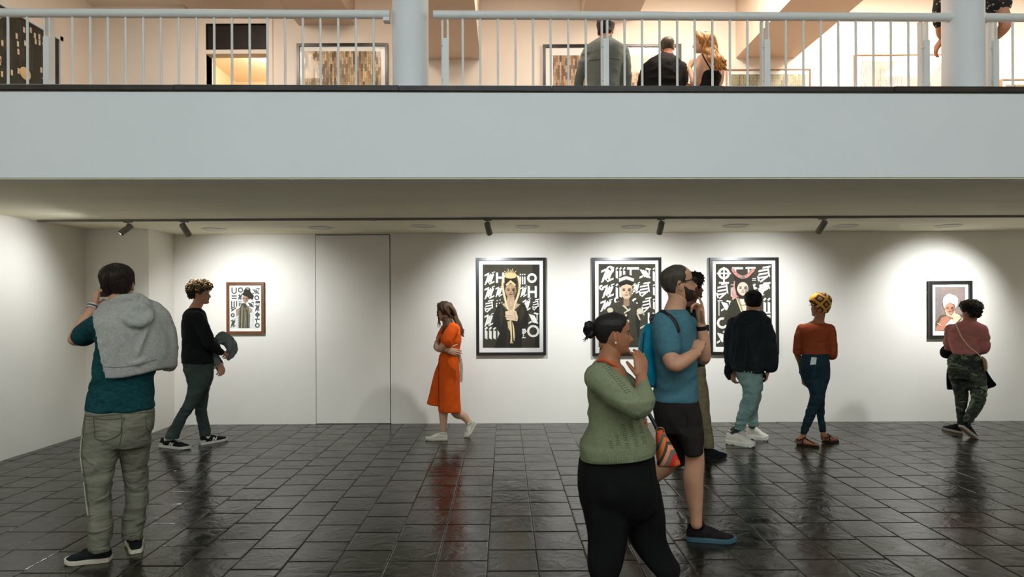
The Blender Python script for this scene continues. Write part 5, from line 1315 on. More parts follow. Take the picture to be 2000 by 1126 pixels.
# ---- man in blue t-shirt
def person_blue():
    s = Person('bearded man with glasses in blue t-shirt and dark shorts, hand at chin', 3.94, 1325, 0, SK_TAN, SK_LIP)
    s.head(1323, 554, .246, -2, 12, 0, brow=H_DBROWN, neck=(1318, 606, 0), nr=.064)
    torso = [(1297, 1340, 604, .085), (1283, 1348, 614, .17), (1273, 1356, 634, .215), (1270, 1360, 664, .205), (1275, 1361, 700, .18), (1279, 1361, 740, .172), (1276, 1362, 768, .172), (1275, 1363, (778, 783), .175)]
    s.parts.append(s.rings(torso[:-1] + [(1280, 1360, 810, .16)], grow=-.02))
    na = [(1300, 632, -.20), (1304, 672, -.27), (1315, 712, -.30), (1340, 701, -.27), (1361, 687, -.20)]
    fa = [(1340, 636, .18), (1360, 672, .16), (1374, 700, .06), (1374, 668, .02), (1370, 632, .0)]
    s.parts.append(s.limb(na, [.062, .055, .045, .042, .030])); s.parts.append(s.limb(fa, [.06, .055, .045, .042, .028]))
    w1 = s.p(1361, 687, -.20); s.hand(w1, s.p(1366, 662, -.10) - w1, Vector((-.5, -1, 0)), 1, (.5, .5, .3))
    w2 = s.p(1370, 630, .0); s.hand(w2, s.p(1366, 595, -.01) - w2, Vector((.85, .25, .1)), 1, [(.15, .2, .1), (.8, .9, .5), (1.0, 1.1, .6), (1.1, 1.1, .7)], (.75, .45, .1), 1.02, .03)
    # legs: bare calves
    s.parts.append(s.limb([(1335, 800, -.08), (1352, 850, -.09), (1357, 898, -.09), (1354, 930, -.09), (1356, 962, -.08), (1359, 1000, -.08), (1360, 1022, -.08)], [.070, .062, .060, .063, .056, .040, .037]))
    s.parts.append(s.limb([(1310, 800, .09), (1312, 860, .12), (1306, 903, .14), (1278, 925, .17), (1250, 952, .19), (1222, 982, .2)], [.070, .062, .060, .060, .052, .038]))
    s.body(.009)
    s.hair(short_hair(.012, .018, front=.92, recede=.0, temple=.76, nape=.20), H_SHORT, namp=.004, nscale=12)
    def beard(Z, PH):
        a = np.degrees(np.abs((PH + math.pi) % (2 * math.pi) - math.pi))
        top = np.interp(a, [0, 14, 22, 40, 62, 75, 84], [.155, .165, .25, .26, .31, .40, .46])
        m = sstep(-Z, -top - .02, -top + .015) * (1 - sstep(a, 80, 88))
        mous = np.exp(-((Z - .275) / .014) ** 2) * (a < 20)
        return -0.03 + m * .046 + mous * (1 - m) * .042
    s.hair(beard, hairmat('beard_brown', lin(50, 36, 28), .4), 'beard', 4, .008, 18)
    # glasses
    gl = MB()
    for sg in (-1, 1):
        gl.add(tube([s.h.w(.425, sg * (.145 + .10 * max(-1, min(1, 1.25 * math.cos(t)))), .495 + .075 * max(-1, min(1, 1.25 * math.sin(t)))) for t in np.linspace(0, 6.28, 17)], .0028, 6, 1))
        gl.add(tube([s.h.w(.42, sg * .25, .535), s.h.w(.30, sg * .325, .535), s.h.w(.05, sg * .345, .53), s.h.w(-.08, sg * .345, .48)], .0034, 6, 3))
    gl.add(tube([s.h.w(.425, -.05, .515), s.h.w(.45, 0, .525), s.h.w(.425, .05, .515)], .0028, 6, 3))
    gl.build('glasses', M_metal_dk, s.root, True)
    tee = clothmat('blue_tshirt', lin(72, 112, 124), .1, 40)
    sl = s.limb([(1300, 632, -.19), (1303, 660, -.24), (1306, 682, -.265)], [.086, .080, .074]); sl2 = s.limb([(1340, 636, .17), (1352, 662, .18)], [.08, .075])
    t_ = s.cloth('tshirt', [s.rings(torso, grow=.003), sl, sl2], tee, .0095, 4, [dict(amp=.009, scale=(6, 6, 9), seed=11, zr=[(.9, 1.1), (1.2, .8), (1.5, .3)])])
    sh = clothmat('dark_shorts', lin(40, 34, 32), .15)
    fl = [(1312, 1374, 835, .125, -.07), (1326, 1375, 856, .115, -.08), (1338, 1375, (888, 883), .105, -.09)]
    bl = [(1281, 1344, 838, .125, .09), (1286, 1342, 868, .118, .12), (1294, 1338, (896, 910), .11, .14)]
    d = s.cloth('shorts', [s.rings([(1275, 1363, 776, .168), (1275, 1367, 795, .178), (1279, 1373, 818, .178), (1281, 1374, 840, .16)]), s.rings(fl), s.rings(bl)], sh, .010, 10, [dict(amp=.007, scale=(7, 7, 6), seed=4)])
    seam(d, 'leg_seam', [[(1340, 800), (1343, 840), (1341, 884)]], .002, M_metal_dk)
    bs = clothmat('running_shoe', lin(38, 32, 32), .2, 40); so = mat('blue_grey_sole', lin(66, 98, 110), .6, .06)
    shoe(s.root, G(1341, 1054), G(1437, 1058), bs, so, .105, .105, lace=M_blacksh, sole_t=.03, sock=(M_blacksh, s.p(1360, 1016, -.08)))
    shoe(s.root, s.p(1210, 992, .2), s.p(1226, 1038, .22), bs, so, .10, .10, lace=M_blacksh, ground=False)
    wd = (s.p(1369, 625, 0) - s.p(1373, 655, .015)).normalized(); wc = s.p(1370.5, 640, .003); R = wd.to_track_quat('Z', 'Y').to_matrix()
    rg = lambda z, r: [wc + R @ Vector((r * math.cos(t), r * .9 * math.sin(t), z)) for t in [2 * math.pi * k / 24 for k in range(24)]]
    mk('watch_strap', *loft([rg(-.013, .028), rg(-.013, .0345), rg(.013, .0345), rg(.013, .028)]), M_metal_dk, s.root, True)
    mk('watch_case', *box(wc.x + .02, wc.x + .042, wc.y - .016, wc.y + .018, wc.z - .02, wc.z + .02), M_metal_dk, s.root)
    # backpack
    t2 = empty('backpack', s.p(1264, 752, 0), 'bright blue backpack on the back of the bearded man', 'backpack')
    bpk = clothmat('blue_nylon', lin(10, 122, 152), .15, 12, .3, 120, rough=.5)
    me = remesh([s.rings([(1262, 1282, 632, .08), (1254, 1284, 645, .12), (1248, 1284, 668, .145), (1248, 1285, 700, .15), (1252, 1286, 730, .15), (1262, 1285, 748, .13), (1270, 1283, 753, .09)])], .009, 3)
    wrinkle(me, .010, (10, 10, 8), 6); bo = link('pack_body', me, bpk, t2, True)
    mk('front_pocket', *s.rings([(1247, 1262, 690, .09), (1244, 1262, 705, .11), (1247, 1264, 735, .11), (1256, 1266, 744, .08)]), bpk, bo, True)
    mk('zip', *tube([s.p(1258, 650, -.12), s.p(1255, 680, -.15), s.p(1257, 715, -.155), s.p(1262, 738, -.14)], .004, 6, 4), M_metal_dk, bo, True)
    for sg, nm in ((-1, 'shoulder_strap'), (1, 'shoulder_strap')):
        pts = snap(t_, cat(np.array([(1290, 606), (1300, 611), (1310, 618), (1319, 630), (1324, 645)], float), 4), .004) if sg < 0 else []
        if sg > 0: pts = [s.p(1290, 612, .10), s.p(1308, 604, .12), s.p(1335, 612, .13), s.p(1354, 632, .16)]
        if len(pts) > 2: mk(nm, *tube([s.p(1274, 622, -.10 * (1 if sg < 0 else -1))] + list(pts), .014, 8, 2, flat=((0.2, -.6, .7), .35)), M_metal_dk, t2, True)
    mk('grab_loop', *tube([s.p(1272, 633, -.03), s.p(1270, 620, -.02), s.p(1278, 614, .0), s.p(1284, 622, .02)], .007, 8, 4), M_metal_dk, t2, True)
person_blue()

# ---- man behind him
def person_hidden():
    s = Person('man in black top and khaki trousers hidden behind the man in blue t-shirt', 6.0, 1362, 0, SK_DEEP, SK_DEEP)
    s.head(1353, 562, .225, 8, 5, 0, brow=H_BLACK, neck=(1345, 598, 0), nr=.058)
    torso = [(1334, 1362, 597, .085), (1324, 1366, 608, .16), (1320, 1368, 630, .2), (1322, 1370, 670, .18), (1325, 1375, 706, .17), (1326, 1378, 716, .17)]
    s.parts.append(s.rings(torso + [(1330, 1376, 740, .16)], grow=-.02))
    for sg in (-1, 1):
        q = [(1345, 618, sg * .19), (1347, 660, sg * .24), (1350, 705, sg * .22), (1354, 735, sg * .20)]
        s.parts.append(s.limb(q, [.06, .05, .042, .03])); s.fine.append(hand(s.p(1354, 737, sg * .20), (.1, 0, -1), (0, sg, 0), 1 if sg < 0 else -1, RELAX)[0])
    l1 = [(1334, 1379, 738, .12, -.08), (1345, 1385, 772, .105, -.09), (1356, 1388, 815, .09, -.08), (1367, 1393, 850, .082, -.06), (1371, 1395, 873, .082, -.05)]
    l2 = [(1328, 1375, 738, .12, .09), (1322, 1362, 775, .105, .10), (1318, 1352, 815, .09, .12), (1312, 1342, 850, .08, .14), (1310, 1338, 868, .08, .15)]
    s.parts += [s.rings(l1, grow=-.025), s.rings(l2, grow=-.025)]
    s.body(.014)
    cf = lambda Z, PH: -0.03 + (0.03 + .14 + .06 * sstep(Z, .6, .95)) * sstep(Z, hairline(PH, front=.72, nape=.2, burn=.4) - .02, hairline(PH, front=.72, nape=.2, burn=.4) + .08)
    s.hair(cf, H_BLACK, namp=.05, nscale=6); s.curls(H_BLACK, 300, cf, 6, .014, .005)
    s.cloth('shirt', [s.rings(torso), s.limb([(1345, 618, -.19), (1347, 660, -.24), (1350, 705, -.22), (1353, 728, -.2)], [.075, .066, .056, .045]), s.limb([(1345, 618, .19), (1347, 660, .24), (1350, 705, .22), (1353, 728, .2)], [.075, .066, .056, .045])], clothmat('black_knit', lin(26, 28, 28)), .013, 4, [dict(amp=.01, scale=(6, 6, 12), seed=4)])
    kh = clothmat('khaki_cotton', lin(120, 106, 82), .12, fold=JEAN)
    s.cloth('trousers', [s.rings([(1326, 1378, 712, .165), (1328, 1379, 740, .165)]), s.rings(l1), s.rings(l2)], kh, .012, 6, [dict(amp=.010, scale=(6, 6, 14), seed=5)])
    shoe(s.root, G(1370, 896), G(1418, 892), M_blacksh, M_blacksh, .11, .10, sock=(M_blacksh, s.p(1383, 868, -.05))); shoe(s.root, G(1310, 884), G(1352, 882), M_blacksh, M_blacksh, .11, .10, sock=(M_blacksh, s.p(1324, 864, .15)))
person_hidden()
# ---- man in denim jacket
def person_denim():
    s = Person('man seen from behind in dark denim jacket, light jeans and white sneakers', 6.65, 1465, 0, SK_TAN, SK_LIP)
    s.head(1471, 589, .226, 78, 0, 0, brow=H_BLACK, neck=(1471, 612, -.01), nr=.058)
    torso = [(1452, 1490, 607, .095), (1440, 1496, 615, .15), (1429, 1499, 632, .18), (1426, 1499, 660, .185), (1425, 1498, 690, .18), (1428, 1494, (714, 718), .175), (1431, 1489, (722, 728), .17)]
    s.parts.append(s.rings(torso + [(1438, 1488, 745, .15)], grow=-.025))
    la = [(1434, 632, 0), (1426, 660, 0), (1424, 692, .02), (1427, 715, .04), (1431, 728, .06)]
    ra = [(1492, 632, -.02), (1500, 662, -.03), (1504, 694, .0), (1502, 712, .03), (1500, 725, .05)]
    s.parts.append(s.limb(la, [.058, .05, .042, .038, .028])); s.parts.append(s.limb(ra, [.058, .05, .042, .038, .028]))
    for w_, sd in ((s.p(1431, 727, .06), 1), (s.p(1500, 724, .05), -1)): s.hand(w_, Vector((.12 * sd, .25, -1)), Vector((-sd * .9, -.4, 0)), sd, (.7, .7, .4))
    ll = [(1440, 1489, 742, .125, -.04), (1449, 1488, 756, .11, -.06), (1450, 1484, 770, .10, -.07), (1443, 1476, 795, .088, -.08), (1437, 1463, 820, .078, -.08), (1432, 1454, (836, 841), .076, -.07)]
    rl = [(1450, 1491, 742, .125, .06), (1456, 1489, 768, .105, .10), (1459, 1483, 790, .09, .13), (1461, 1480, 810, .08, .16), (1461, 1483, (832, 831), .078, .17)]
    s.parts += [s.rings(ll, grow=-.025), s.rings(rl, grow=-.025)]
    s.body(.013)
    hf = short_hair(.06, .08, nape=.24); s.hair(hf, H_BLACK, namp=.02); s.strands(H_BLACK, 260, hf, 7)
    dn = mat('dark_denim', lin(34, 40, 44), .85, .3, 9, .35, 260, .12, stretch=(1, 1, .5), bdist=.002, fold=(6, .5, (1, 1, .8), .03))
    j = s.cloth('denim_jacket', [s.rings(torso, grow=.006), s.limb(la[:4] + [(1426, 722, .04)], [.08, .072, .062, .055, .05]), s.limb(ra[:3] + [(1504, 714, .0)], [.088, .085, .085, .080])], dn, .011, 3, [dict(amp=.012, scale=(6, 6, 7), seed=12)])
    st = clothmat('denim_stitch', lin(66, 70, 68))
    seam(j, 'stitching', [[(1432, 628), (1446, 627), (1459, 629), (1464, 637), (1470, 633), (1484, 631)], [(1429, 634), (1430, 660), (1429, 690), (1428, 714)], [(1442, 634), (1438, 670), (1434, 708)], [(1459, 638), (1457, 680), (1453, 722)], [(1461, 640), (1468, 680), (1480, 712)], [(1428, 715), (1445, 721), (1465, 725), (1484, 724)]], .002, st)
    mk('collar', *tube([s.p(1450, 612, .05), s.p(1452, 611, -.05), s.p(1470, 609, -.105), s.p(1487, 612, -.06), s.p(1492, 616, .04)], [.018, .022, .024, .022, .018], 10, 4), dn, s.root, True)
    for x, y in ((1454, 725), (1462, 726), (1467.5, 726)):
        q = snap(j, [(x, y)], .002)
        if q: mk('button', *ball(q[0], .008, .004, .008, 10, 6), mat('steel_button', lin(180, 180, 176), .3, .05, metal=.7), j, True)
    jn = clothmat('pale_teal_jeans', lin(124, 150, 144), .16, 9, fold=JEAN)
    s.cloth('jeans', [s.rings([(1436, 1489, 718, .15), (1438, 1490, 735, .16), (1444, 1491, 748, .15)]), s.rings(ll), s.rings(rl)], jn, .011, 8, [dict(amp=.012, scale=(6, 6, 14), seed=3, zr=[(0, 1.5), (.4, .9), (.9, .6)])])
    ww = mat('white_leather', lin(226, 218, 206), .55, .04, 14)
    for h, t, sk_ in ((G(1419, 865), G(1474, 873), s.p(1443, 836, -.07)), (G(1458, 855), G(1501, 859), s.p(1472, 828, .17))):
        sh = shoe(s.root, h, t, ww, mat('white_rubber', lin(232, 226, 216), .6, .03), .15, .115, lace=ww, sole_t=.042, chunky=2.0, sock=(clothmat('grey_sock', lin(70, 78, 78)), sk_))
    # dark strap bag end at the left cuff
    mk('cuff_flap', *tube([s.p(1421, 716, .0), s.p(1421, 728, .02), s.p(1424, 738, .03)], [.035, .038, .022], 12, 3, flat=((0, 1, 0), .35)), dn, s.root, True)
    mk('pouch', *tube([s.p(1487, 724, -.02), s.p(1491, 734, .0), s.p(1490, 743, .01)], [.02, .032, .018], 10, 3), clothmat('black_pouch', lin(22, 22, 24)), s.root, True)
person_denim()

def wrap_mat():
    m, nt, b = newmat('headwrap_print')
    tc = N(nt, 'ShaderNodeTexCoord'); mp = N(nt, 'ShaderNodeMapping'); mp.inputs['Scale'].default_value = (13, 13, 11); mp.inputs['Rotation'].default_value = (0, math.radians(45), math.radians(0))
    nt.links.new(tc.outputs['Object'], mp.inputs[0])
    sp = N(nt, 'ShaderNodeSeparateXYZ'); nt.links.new(mp.outputs[0], sp.inputs[0])
    ms = []
    for k in (0, 2):
        f_ = N(nt, 'ShaderNodeMath', operation='FRACT'); nt.links.new(sp.outputs[k], f_.inputs[0])
        a = N(nt, 'ShaderNodeMath', operation='SUBTRACT'); a.inputs[1].default_value = .5; nt.links.new(f_.outputs[0], a.inputs[0])
        ab = N(nt, 'ShaderNodeMath', operation='ABSOLUTE'); nt.links.new(a.outputs[0], ab.inputs[0]); ms.append(ab)
    mx = N(nt, 'ShaderNodeMath', operation='MAXIMUM'); nt.links.new(ms[0].outputs[0], mx.inputs[0]); nt.links.new(ms[1].outputs[0], mx.inputs[1])
    cr = N(nt, 'ShaderNodeValToRGB'); cr.color_ramp.interpolation = 'CONSTANT'
    cols = [(0, (190, 60, 30)), (.09, (226, 170, 60)), (.17, (20, 44, 44)), (.33, (176, 64, 28)), (.385, (226, 170, 58))]
    cr.color_ramp.elements[0].color = lin(*cols[0][1]); cr.color_ramp.elements[1].position = cols[1][0]; cr.color_ramp.elements[1].color = lin(*cols[1][1])
    for p_, c_ in cols[2:]: cr.color_ramp.elements.new(p_).color = lin(*c_)
    nt.links.new(mx.outputs[0], cr.inputs[0]); nt.links.new(cr.outputs[0], b.inputs['Base Color']); b.inputs['Roughness'].default_value = .8
    return m
# ---- woman with headwrap
def person_wrap():
    s = Person('woman with yellow patterned headwrap, rust top and dark blue jeans', 6.64, 1592, 0, SK_BROWN, SK_LIP)
    s.head(1601, 598, .222, 112, 0, 4, brow=H_BLACK, neck=(1599, 627, -.01), nr=.052)
    torso = [(1574, 1616, 631, .085), (1565, 1625, 638, .125), (1563, 1622, 650, .135), (1565, 1616, 666, .13), (1567, 1615, 680, .12), (1566, 1617, 692, .125)]
    s.parts.append(s.rings([(1588, 1608, 624, .06), (1572, 1616, 631, .09)] + torso[1:] + [(1563, 1620, 715, .13)], grow=-.015))
    la = [(1566, 641, 0), (1559, 664, -.01), (1557, 687, .02), (1561, 702, .12), (1566, 712, .22)]
    ra = [(1621, 642, 0), (1625, 666, -.01), (1626, 693, .02), (1618, 690, .14), (1606, 686, .22)]
    s.parts.append(s.limb(la, [.046, .042, .036, .032, .024])); s.parts.append(s.limb(ra, [.048, .044, .038, .034, .024]))
    a = s.p(1566, 735, .12); s.parts.append(s.limb([(1561, 703, .12), (1566, 722, .13), (1569, 734, .13)], [.028, .026, .022]))
    s.hand(s.p(1569, 734, .13), Vector((.2, .1, -1)), Vector((-1, -.2, 0)), 1, GRIP)
    w2 = s.p(1606, 686, .22); s.hand(w2, Vector((-1, .2, .1)), Vector((0, 1, .2)), -1, RELAX)
    ll = [(1566, 1616, 742, .13, -.03), (1577, 1613, 757, .11, -.05), (1581, 1610, 768, .095, -.06), (1578, 1605, 787, .08, -.06), (1571, 1595, 808, .07, -.06), (1566, 1585, 828, .06, -.05), (1562, 1577, (846, 848), .052, -.04)]
    rl = [(1576, 1621, 740, .13, .05), (1590, 1613, 764, .10, .08), (1593, 1611, 786, .08, .10), (1595, 1611, 808, .07, .12), (1598, 1612, 826, .06, .13), (1601, 1614, (844, 843), .052, .14)]
    s.parts += [s.rings(ll, grow=-.012), s.rings(rl, grow=-.012)]
    # bare feet
    for h, t, ank in ((G(1557, 868), G(1598, 873), s.p(1569, 852, -.04)), (G(1608, 864), G(1636, 862), s.p(1608, 848, .14))):
        h.z = t.z = 0.02
        s.parts.append(tube([ank, h.lerp(t, .18) + Vector((0, 0, .035)), h.lerp(t, .5) + Vector((0, 0, .02)), h.lerp(t, .95) + Vector((0, 0, .008))], [.033, .036, .032, .020], 12, 4)); s.parts.append(ball(h + Vector((0, 0, .028)), .03, .03, .03))
    s.body(.010)
    wf = lambda Z, PH: -0.03 + (0.03 + .10 + .07 * sstep(Z, .6, .95) + .03 * np.cos(PH - math.pi) * (np.cos(PH) < 0)) * sstep(Z, hairline(PH, front=.72, temple=.62, burn=.55, side=.5, nape=.22) - .02, hairline(PH, front=.72, temple=.62, burn=.55, side=.5, nape=.22) + .03)
    wm = wrap_mat()
    s.hair(wf, wm, 'headwrap', 2, .02, 4)
    mk('wrap_knot', *tube([s.h.w(.30, -.12, .98), s.h.w(.22, .0, 1.10), s.h.w(.1, .1, 1.08), s.h.w(.0, .16, 1.05)], [.014, .022, .022, .014], 10, 4), wm, s.root, True)
    rust = clothmat('rust_knit', lin(150, 70, 40), .1, 60)
    s.cloth('top', [s.rings(torso, grow=.002), s.limb(la[:3], [.053, .050, .046]), s.limb(ra[:3] + [(1622, 694, .09)], [.056, .053, .048, .042])], rust, .0095, 3, [dict(amp=.005, scale=(7, 7, 16), seed=3)])
    nv = clothmat('dark_teal_jeans', lin(32, 50, 58), .3, 10, fold=JEAN)
    j = s.cloth('jeans', [s.rings([(1567, 1617, 689, .125), (1561, 1621, 705, .155), (1560, 1622, 722, .16), (1566, 1621, 742, .14)]), s.rings(ll), s.rings(rl)], nv, .010, 8, [dict(amp=.006, scale=(7, 7, 22), seed=3, zr=[(0, 1.4), (.6, 1), (.9, .3)])])
    seam(j, 'pocket_seam', [[(1572, 694), (1570, 705), (1566, 712)], [(1592, 692), (1592, 710), (1588, 735)], [(1604, 690), (1604, 696)]], .002, clothmat('teal_seam', lin(60, 80, 86)))
    q = snap(j, [(1585, 697), (1595, 698), (1593, 711), (1582, 712)], .006)
    if len(q) == 4: mk('paper_slip', q + [p_ - Vector((0, .003, 0)) for p_ in q], [(0, 1, 2, 3), (4, 5, 6, 7), (0, 1, 5, 4), (1, 2, 6, 5), (2, 3, 7, 6), (3, 0, 4, 7)], mat('white_paper', lin(222, 226, 226), .8, .02), s.root)
    sd = clothmat('dark_sandal', lin(40, 30, 26))
    for h, t in ((G(1556, 869), G(1600, 874)), (G(1607, 865), G(1637, 863))):
        h.z = t.z = .003; X = (t - h).normalized(); Yv = Vector((0, 0, 1)).cross(X); L_ = (t - h).length
        out = [(x, np.interp(x, [0, .1, .4, .72, .92, 1], [.018, .03, .028, .042, .034, .014])) for x in (0, .05, .12, .3, .5, .72, .86, .95, 1)]
        pr = [h + X * x * L_ + Yv * w_ for x, w_ in out] + [h + X * x * L_ - Yv * w_ for x, w_ in reversed(out)]
        o = mk('sandal', *loft([pr, [p_ + Vector((0, 0, .016)) for p_ in pr]]), sd, s.root)
        W = lambda x, y, z: h + X * x * L_ + Yv * y + Vector((0, 0, z))
        for pts in ([W(.02, 0, .06), W(.12, .036, .062), W(.3, .03, .082), W(.36, 0, .09), W(.3, -.03, .082), W(.12, -.036, .062), W(.02, 0, .06)], [W(.36, 0, .09), W(.55, 0, .066), W(.8, .006, .032)], [W(.3, .038, .01), W(.3, .034, .08)], [W(.3, -.038, .01), W(.3, -.034, .08)]):
            mk('strap', *tube(pts, .006, 7, 4), sd, o, True)
    mk('glasses_arm', *tube([s.h.w(.38, .26, .55), s.h.w(.2, .345, .54), s.h.w(0, .35, .52)], .003, 6, 3), M_metal_dk, s.root, True)
    t_ = empty('phone', s.p(1561, 720, .0), 'dark phone beside the hip of the woman with headwrap', 'phone')
    c = s.p(1562, 718, .10); mk('phone_body', *box(c.x - .02, c.x + .012, c.y - .03, c.y - .02, c.z - .06, c.z + .06), M_metal_dk, t_)
person_wrap()

def camo_mat():
    m, nt, b = newmat('camouflage')
    tc = N(nt, 'ShaderNodeTexCoord'); mp = N(nt, 'ShaderNodeMapping'); mp.inputs['Scale'].default_value = (7, 7, 14); nt.links.new(tc.outputs['Object'], mp.inputs[0])
    nz = N(nt, 'ShaderNodeTexNoise'); nz.inputs['Scale'].default_value = 1.0; nz.inputs['Detail'].default_value = 2; nz.inputs['Distortion'].default_value = 1.0; nt.links.new(mp.outputs[0], nz.inputs['Vector'])
    cr = N(nt, 'ShaderNodeValToRGB'); cr.color_ramp.interpolation = 'CONSTANT'
    cols = [(0, (30, 32, 26)), (.44, (58, 64, 48)), (.52, (24, 25, 22)), (.58, (98, 110, 82)), (.68, (44, 48, 38))]
    cr.color_ramp.elements[0].color = lin(*cols[0][1]); cr.color_ramp.elements[1].position = cols[1][0]; cr.color_ramp.elements[1].color = lin(*cols[1][1])
    for p_, c_ in cols[2:]: cr.color_ramp.elements.new(p_).color = lin(*c_)
    nt.links.new(nz.outputs[0], cr.inputs[0]); nt.links.new(cr.outputs[0], b.inputs['Base Color']); b.inputs['Roughness'].default_value = .85
    return m
# ---- woman in pink top and camouflage trousers
def person_camo():
    s = Person('curly-haired woman seen from behind in dusty pink top and camouflage trousers', 7.0, 1890, 0, SK_BROWN, SK_LIP)
    s.head(1896, 609, .212, 102, 0, 0, brow=H_BLACK, neck=(1892, 630, -.01), nr=.054)
    torso = [(1879, 1903, 626, .075), (1864, 1916, 632, .12), (1854, 1921, 642, .15), (1852, 1918, 656, .155), (1855, 1914, 672, .15), (1859, 1913, 686, .15), (1860, 1913, 691, .15)]
    s.parts.append(s.rings(torso + [(1856, 1916, 712, .15)], grow=-.02))
    la = [(1858, 643, 0), (1854, 662, .06), (1853, 678, .12), (1862, 684, .22), (1876, 682, .26)]
    ra = [(1916, 643, 0), (1921, 662, .02), (1921, 680, .05), (1912, 684, .17), (1898, 680, .24)]
    s.parts.append(s.limb(la, [.055, .05, .042, .036, .026])); s.parts.append(s.limb(ra, [.055, .052, .044, .036, .026]))
    s.hand(s.p(1876, 682, .26), Vector((1, .2, 0)), Vector((0, 1, 0)), 1, RELAX); s.hand(s.p(1898, 680, .24), Vector((-1, .2, 0)), Vector((0, 1, 0)), -1, RELAX)
    ll = [(1853, 1892, 738, .14, .06), (1861, 1892, 758, .125, .08), (1865, 1891, 780, .10, .10), (1867, 1887, 800, .085, .10), (1869, 1883, 818, .075, .09), (1870, 1882, 832, .065, .08)]
    rl = [(1886, 1927, 738, .14, -.02), (1893, 1929, 758, .125, -.04), (1895, 1927, 778, .11, -.08), (1889, 1919, 797, .095, -.12), (1882, 1908, 813, .085, -.17), (1879, 1900, (822, 826), .075, -.20)]
    s.parts += [s.rings(ll, grow=-.025), s.rings(rl, grow=-.025)]
    s.body(.012)
    cf = lambda Z, PH: -0.03 + (0.03 + .10 + .07 * sstep(Z, .6, .95)) * sstep(Z, hairline(PH, front=.72, nape=.2, burn=.45) - .02, hairline(PH, front=.72, nape=.2, burn=.45) + .08)
    s.hair(cf, H_BLACK, namp=.06, nscale=6); s.curls(H_BLACK, 330, cf, 9, .013, .0045, name='curls')
    s.curls(hairmat('hair_tips_brown', lin(86, 66, 42)), 110, lambda Z, PH: cf(Z, PH) * (Z > .8) + .015 * (Z > .8), 10, .012, .004, name='tip_curls')
    pk = clothmat('dusty_pink_knit', lin(176, 112, 106), .07, 40)
    tp = s.cloth('top', [s.rings(torso, grow=.004), s.limb(la, [.066, .06, .054, .046, .036]), s.limb(ra, [.066, .064, .058, .046, .036]), tube([s.p(1892, 634, -.01), s.p(1893, 627, -.01)], [.07, .062], 16, 2)], pk, .011, 3, [dict(amp=.008, scale=(6, 6, 14), seed=8)])
    s.cloth('trousers', [s.rings([(1861, 1913, 688, .145), (1850, 1919, 702, .17), (1849, 1923, 718, .18), (1853, 1927, 738, .16)]), s.rings(ll), s.rings(rl)], camo_mat(), .011, 7, [dict(amp=.010, scale=(6, 6, 18), seed=2)])
    wsole = mat('shoe_sole_tan', lin(176, 160, 140), .7, .1)
    shoe(s.root, s.p(1875, 833, -.24), s.p(1905, 858, -.05), M_blacksh, wsole, .095, .10, ground=False, lace=M_blacksh)
    b0 = G(1878, 846); shoe(s.root, b0, b0 + Vector((-.03, .26, 0)), M_blacksh, wsole, .095, .098)
    # strap, bag, cap and jacket
    t_ = empty('crossbody_bag', s.p(1922, 726, 0), 'small tan crossbody bag with cream strap on woman in pink top', 'bag')
    q = snap(tp, cat(np.array([(1868, 634), (1872, 645), (1879, 659), (1887, 670), (1896, 680), (1909, 690)], float), 4), .004)
    mk('bag_strap', *tube(q + [s.p(1915, 696, -.12), s.p(1919, 704, -.10)], .007, 8, 1), clothmat('cream_strap', lin(226, 190, 158)), t_, True)
    tan = mat('tan_leather', lin(150, 116, 80), .55, .15, 20)
    me = remesh([s.rings([(1916, 1920, 696, .05, -.08), (1917, 1926, 702, .09, -.06), (1919, 1929, 714, .10, -.05), (1921, 1928, 724, .09, -.05)])], .009, 2); link('bag_body', me, tan, t_, True)
    mk('bag_flap', *tube([s.p(1918, 696, -.13), s.p(1924, 702, -.12), s.p(1928, 709, -.10)], [.006, .010, .004], 8, 3), tan, t_, True)
    t2 = empty('cap', s.p(1848, 700, .15), 'round black cap held at the left side of the woman in pink top', 'cap')
    R = Matrix.Rotation(math.radians(20), 3, 'Y')
    me = remesh([ball(s.p(1849, 686, .16), .06, .08, .085, 18, 12, R)], .008, 2); link('crown', me, clothmat('black_felt', lin(22, 22, 24)), t2, True)
    mk('brim', *ball(s.p(1856, 695, .18), .05, .09, .018, 16, 8, Matrix.Rotation(math.radians(-35), 3, 'Y')), clothmat('black_felt', lin(22, 22, 24)), t2, True)
    t3 = empty('carried_jacket', s.p(1898, 758, .3), 'black jacket carried in front of the woman in camouflage trousers', 'jacket')
    rows = [[(1858, 700), (1890, 698), (1920, 706)], [(1852, 722), (1890, 722), (1928, 724)], [(1851, 742), (1890, 745), (1938, 740)], [(1852, 759), (1890, 758), (1946, 752)], [(1853, 760), (1890, 762), (1930, 759)]]
    g = np.array([[tuple(s.p(x, y, d_)) for (x, y), d_ in zip(r, (.16, .30, .16))] for r in rows]); g = cat(g, 4); g = np.swapaxes(cat(np.swapaxes(g, 0, 1), 8), 0, 1)
    a, b = g.shape[:2]; fr_ = g.reshape(-1, 3); bk = fr_ + np.array([0, .022, 0]); n = a * b
    f = [(i * b + j, i * b + j + 1, (i + 1) * b + j + 1, (i + 1) * b + j) for i in range(a - 1) for j in range(b - 1)]; f += [tuple(x + n for x in reversed(y)) for y in f]
    edge = [i * b for i in range(a)] + [(a - 1) * b + j for j in range(1, b)] + [i * b + b - 1 for i in range(a - 2, -1, -1)] + [j for j in range(b - 2, 0, -1)]
    f += [(edge[i], edge[(i + 1) % len(edge)], edge[(i + 1) % len(edge)] + n, edge[i] + n) for i in range(len(edge))]
    mk('jacket_cloth', np.vstack([fr_, bk]), f, clothmat('black_coat', lin(24, 23, 22)), t3, True)
person_camo()

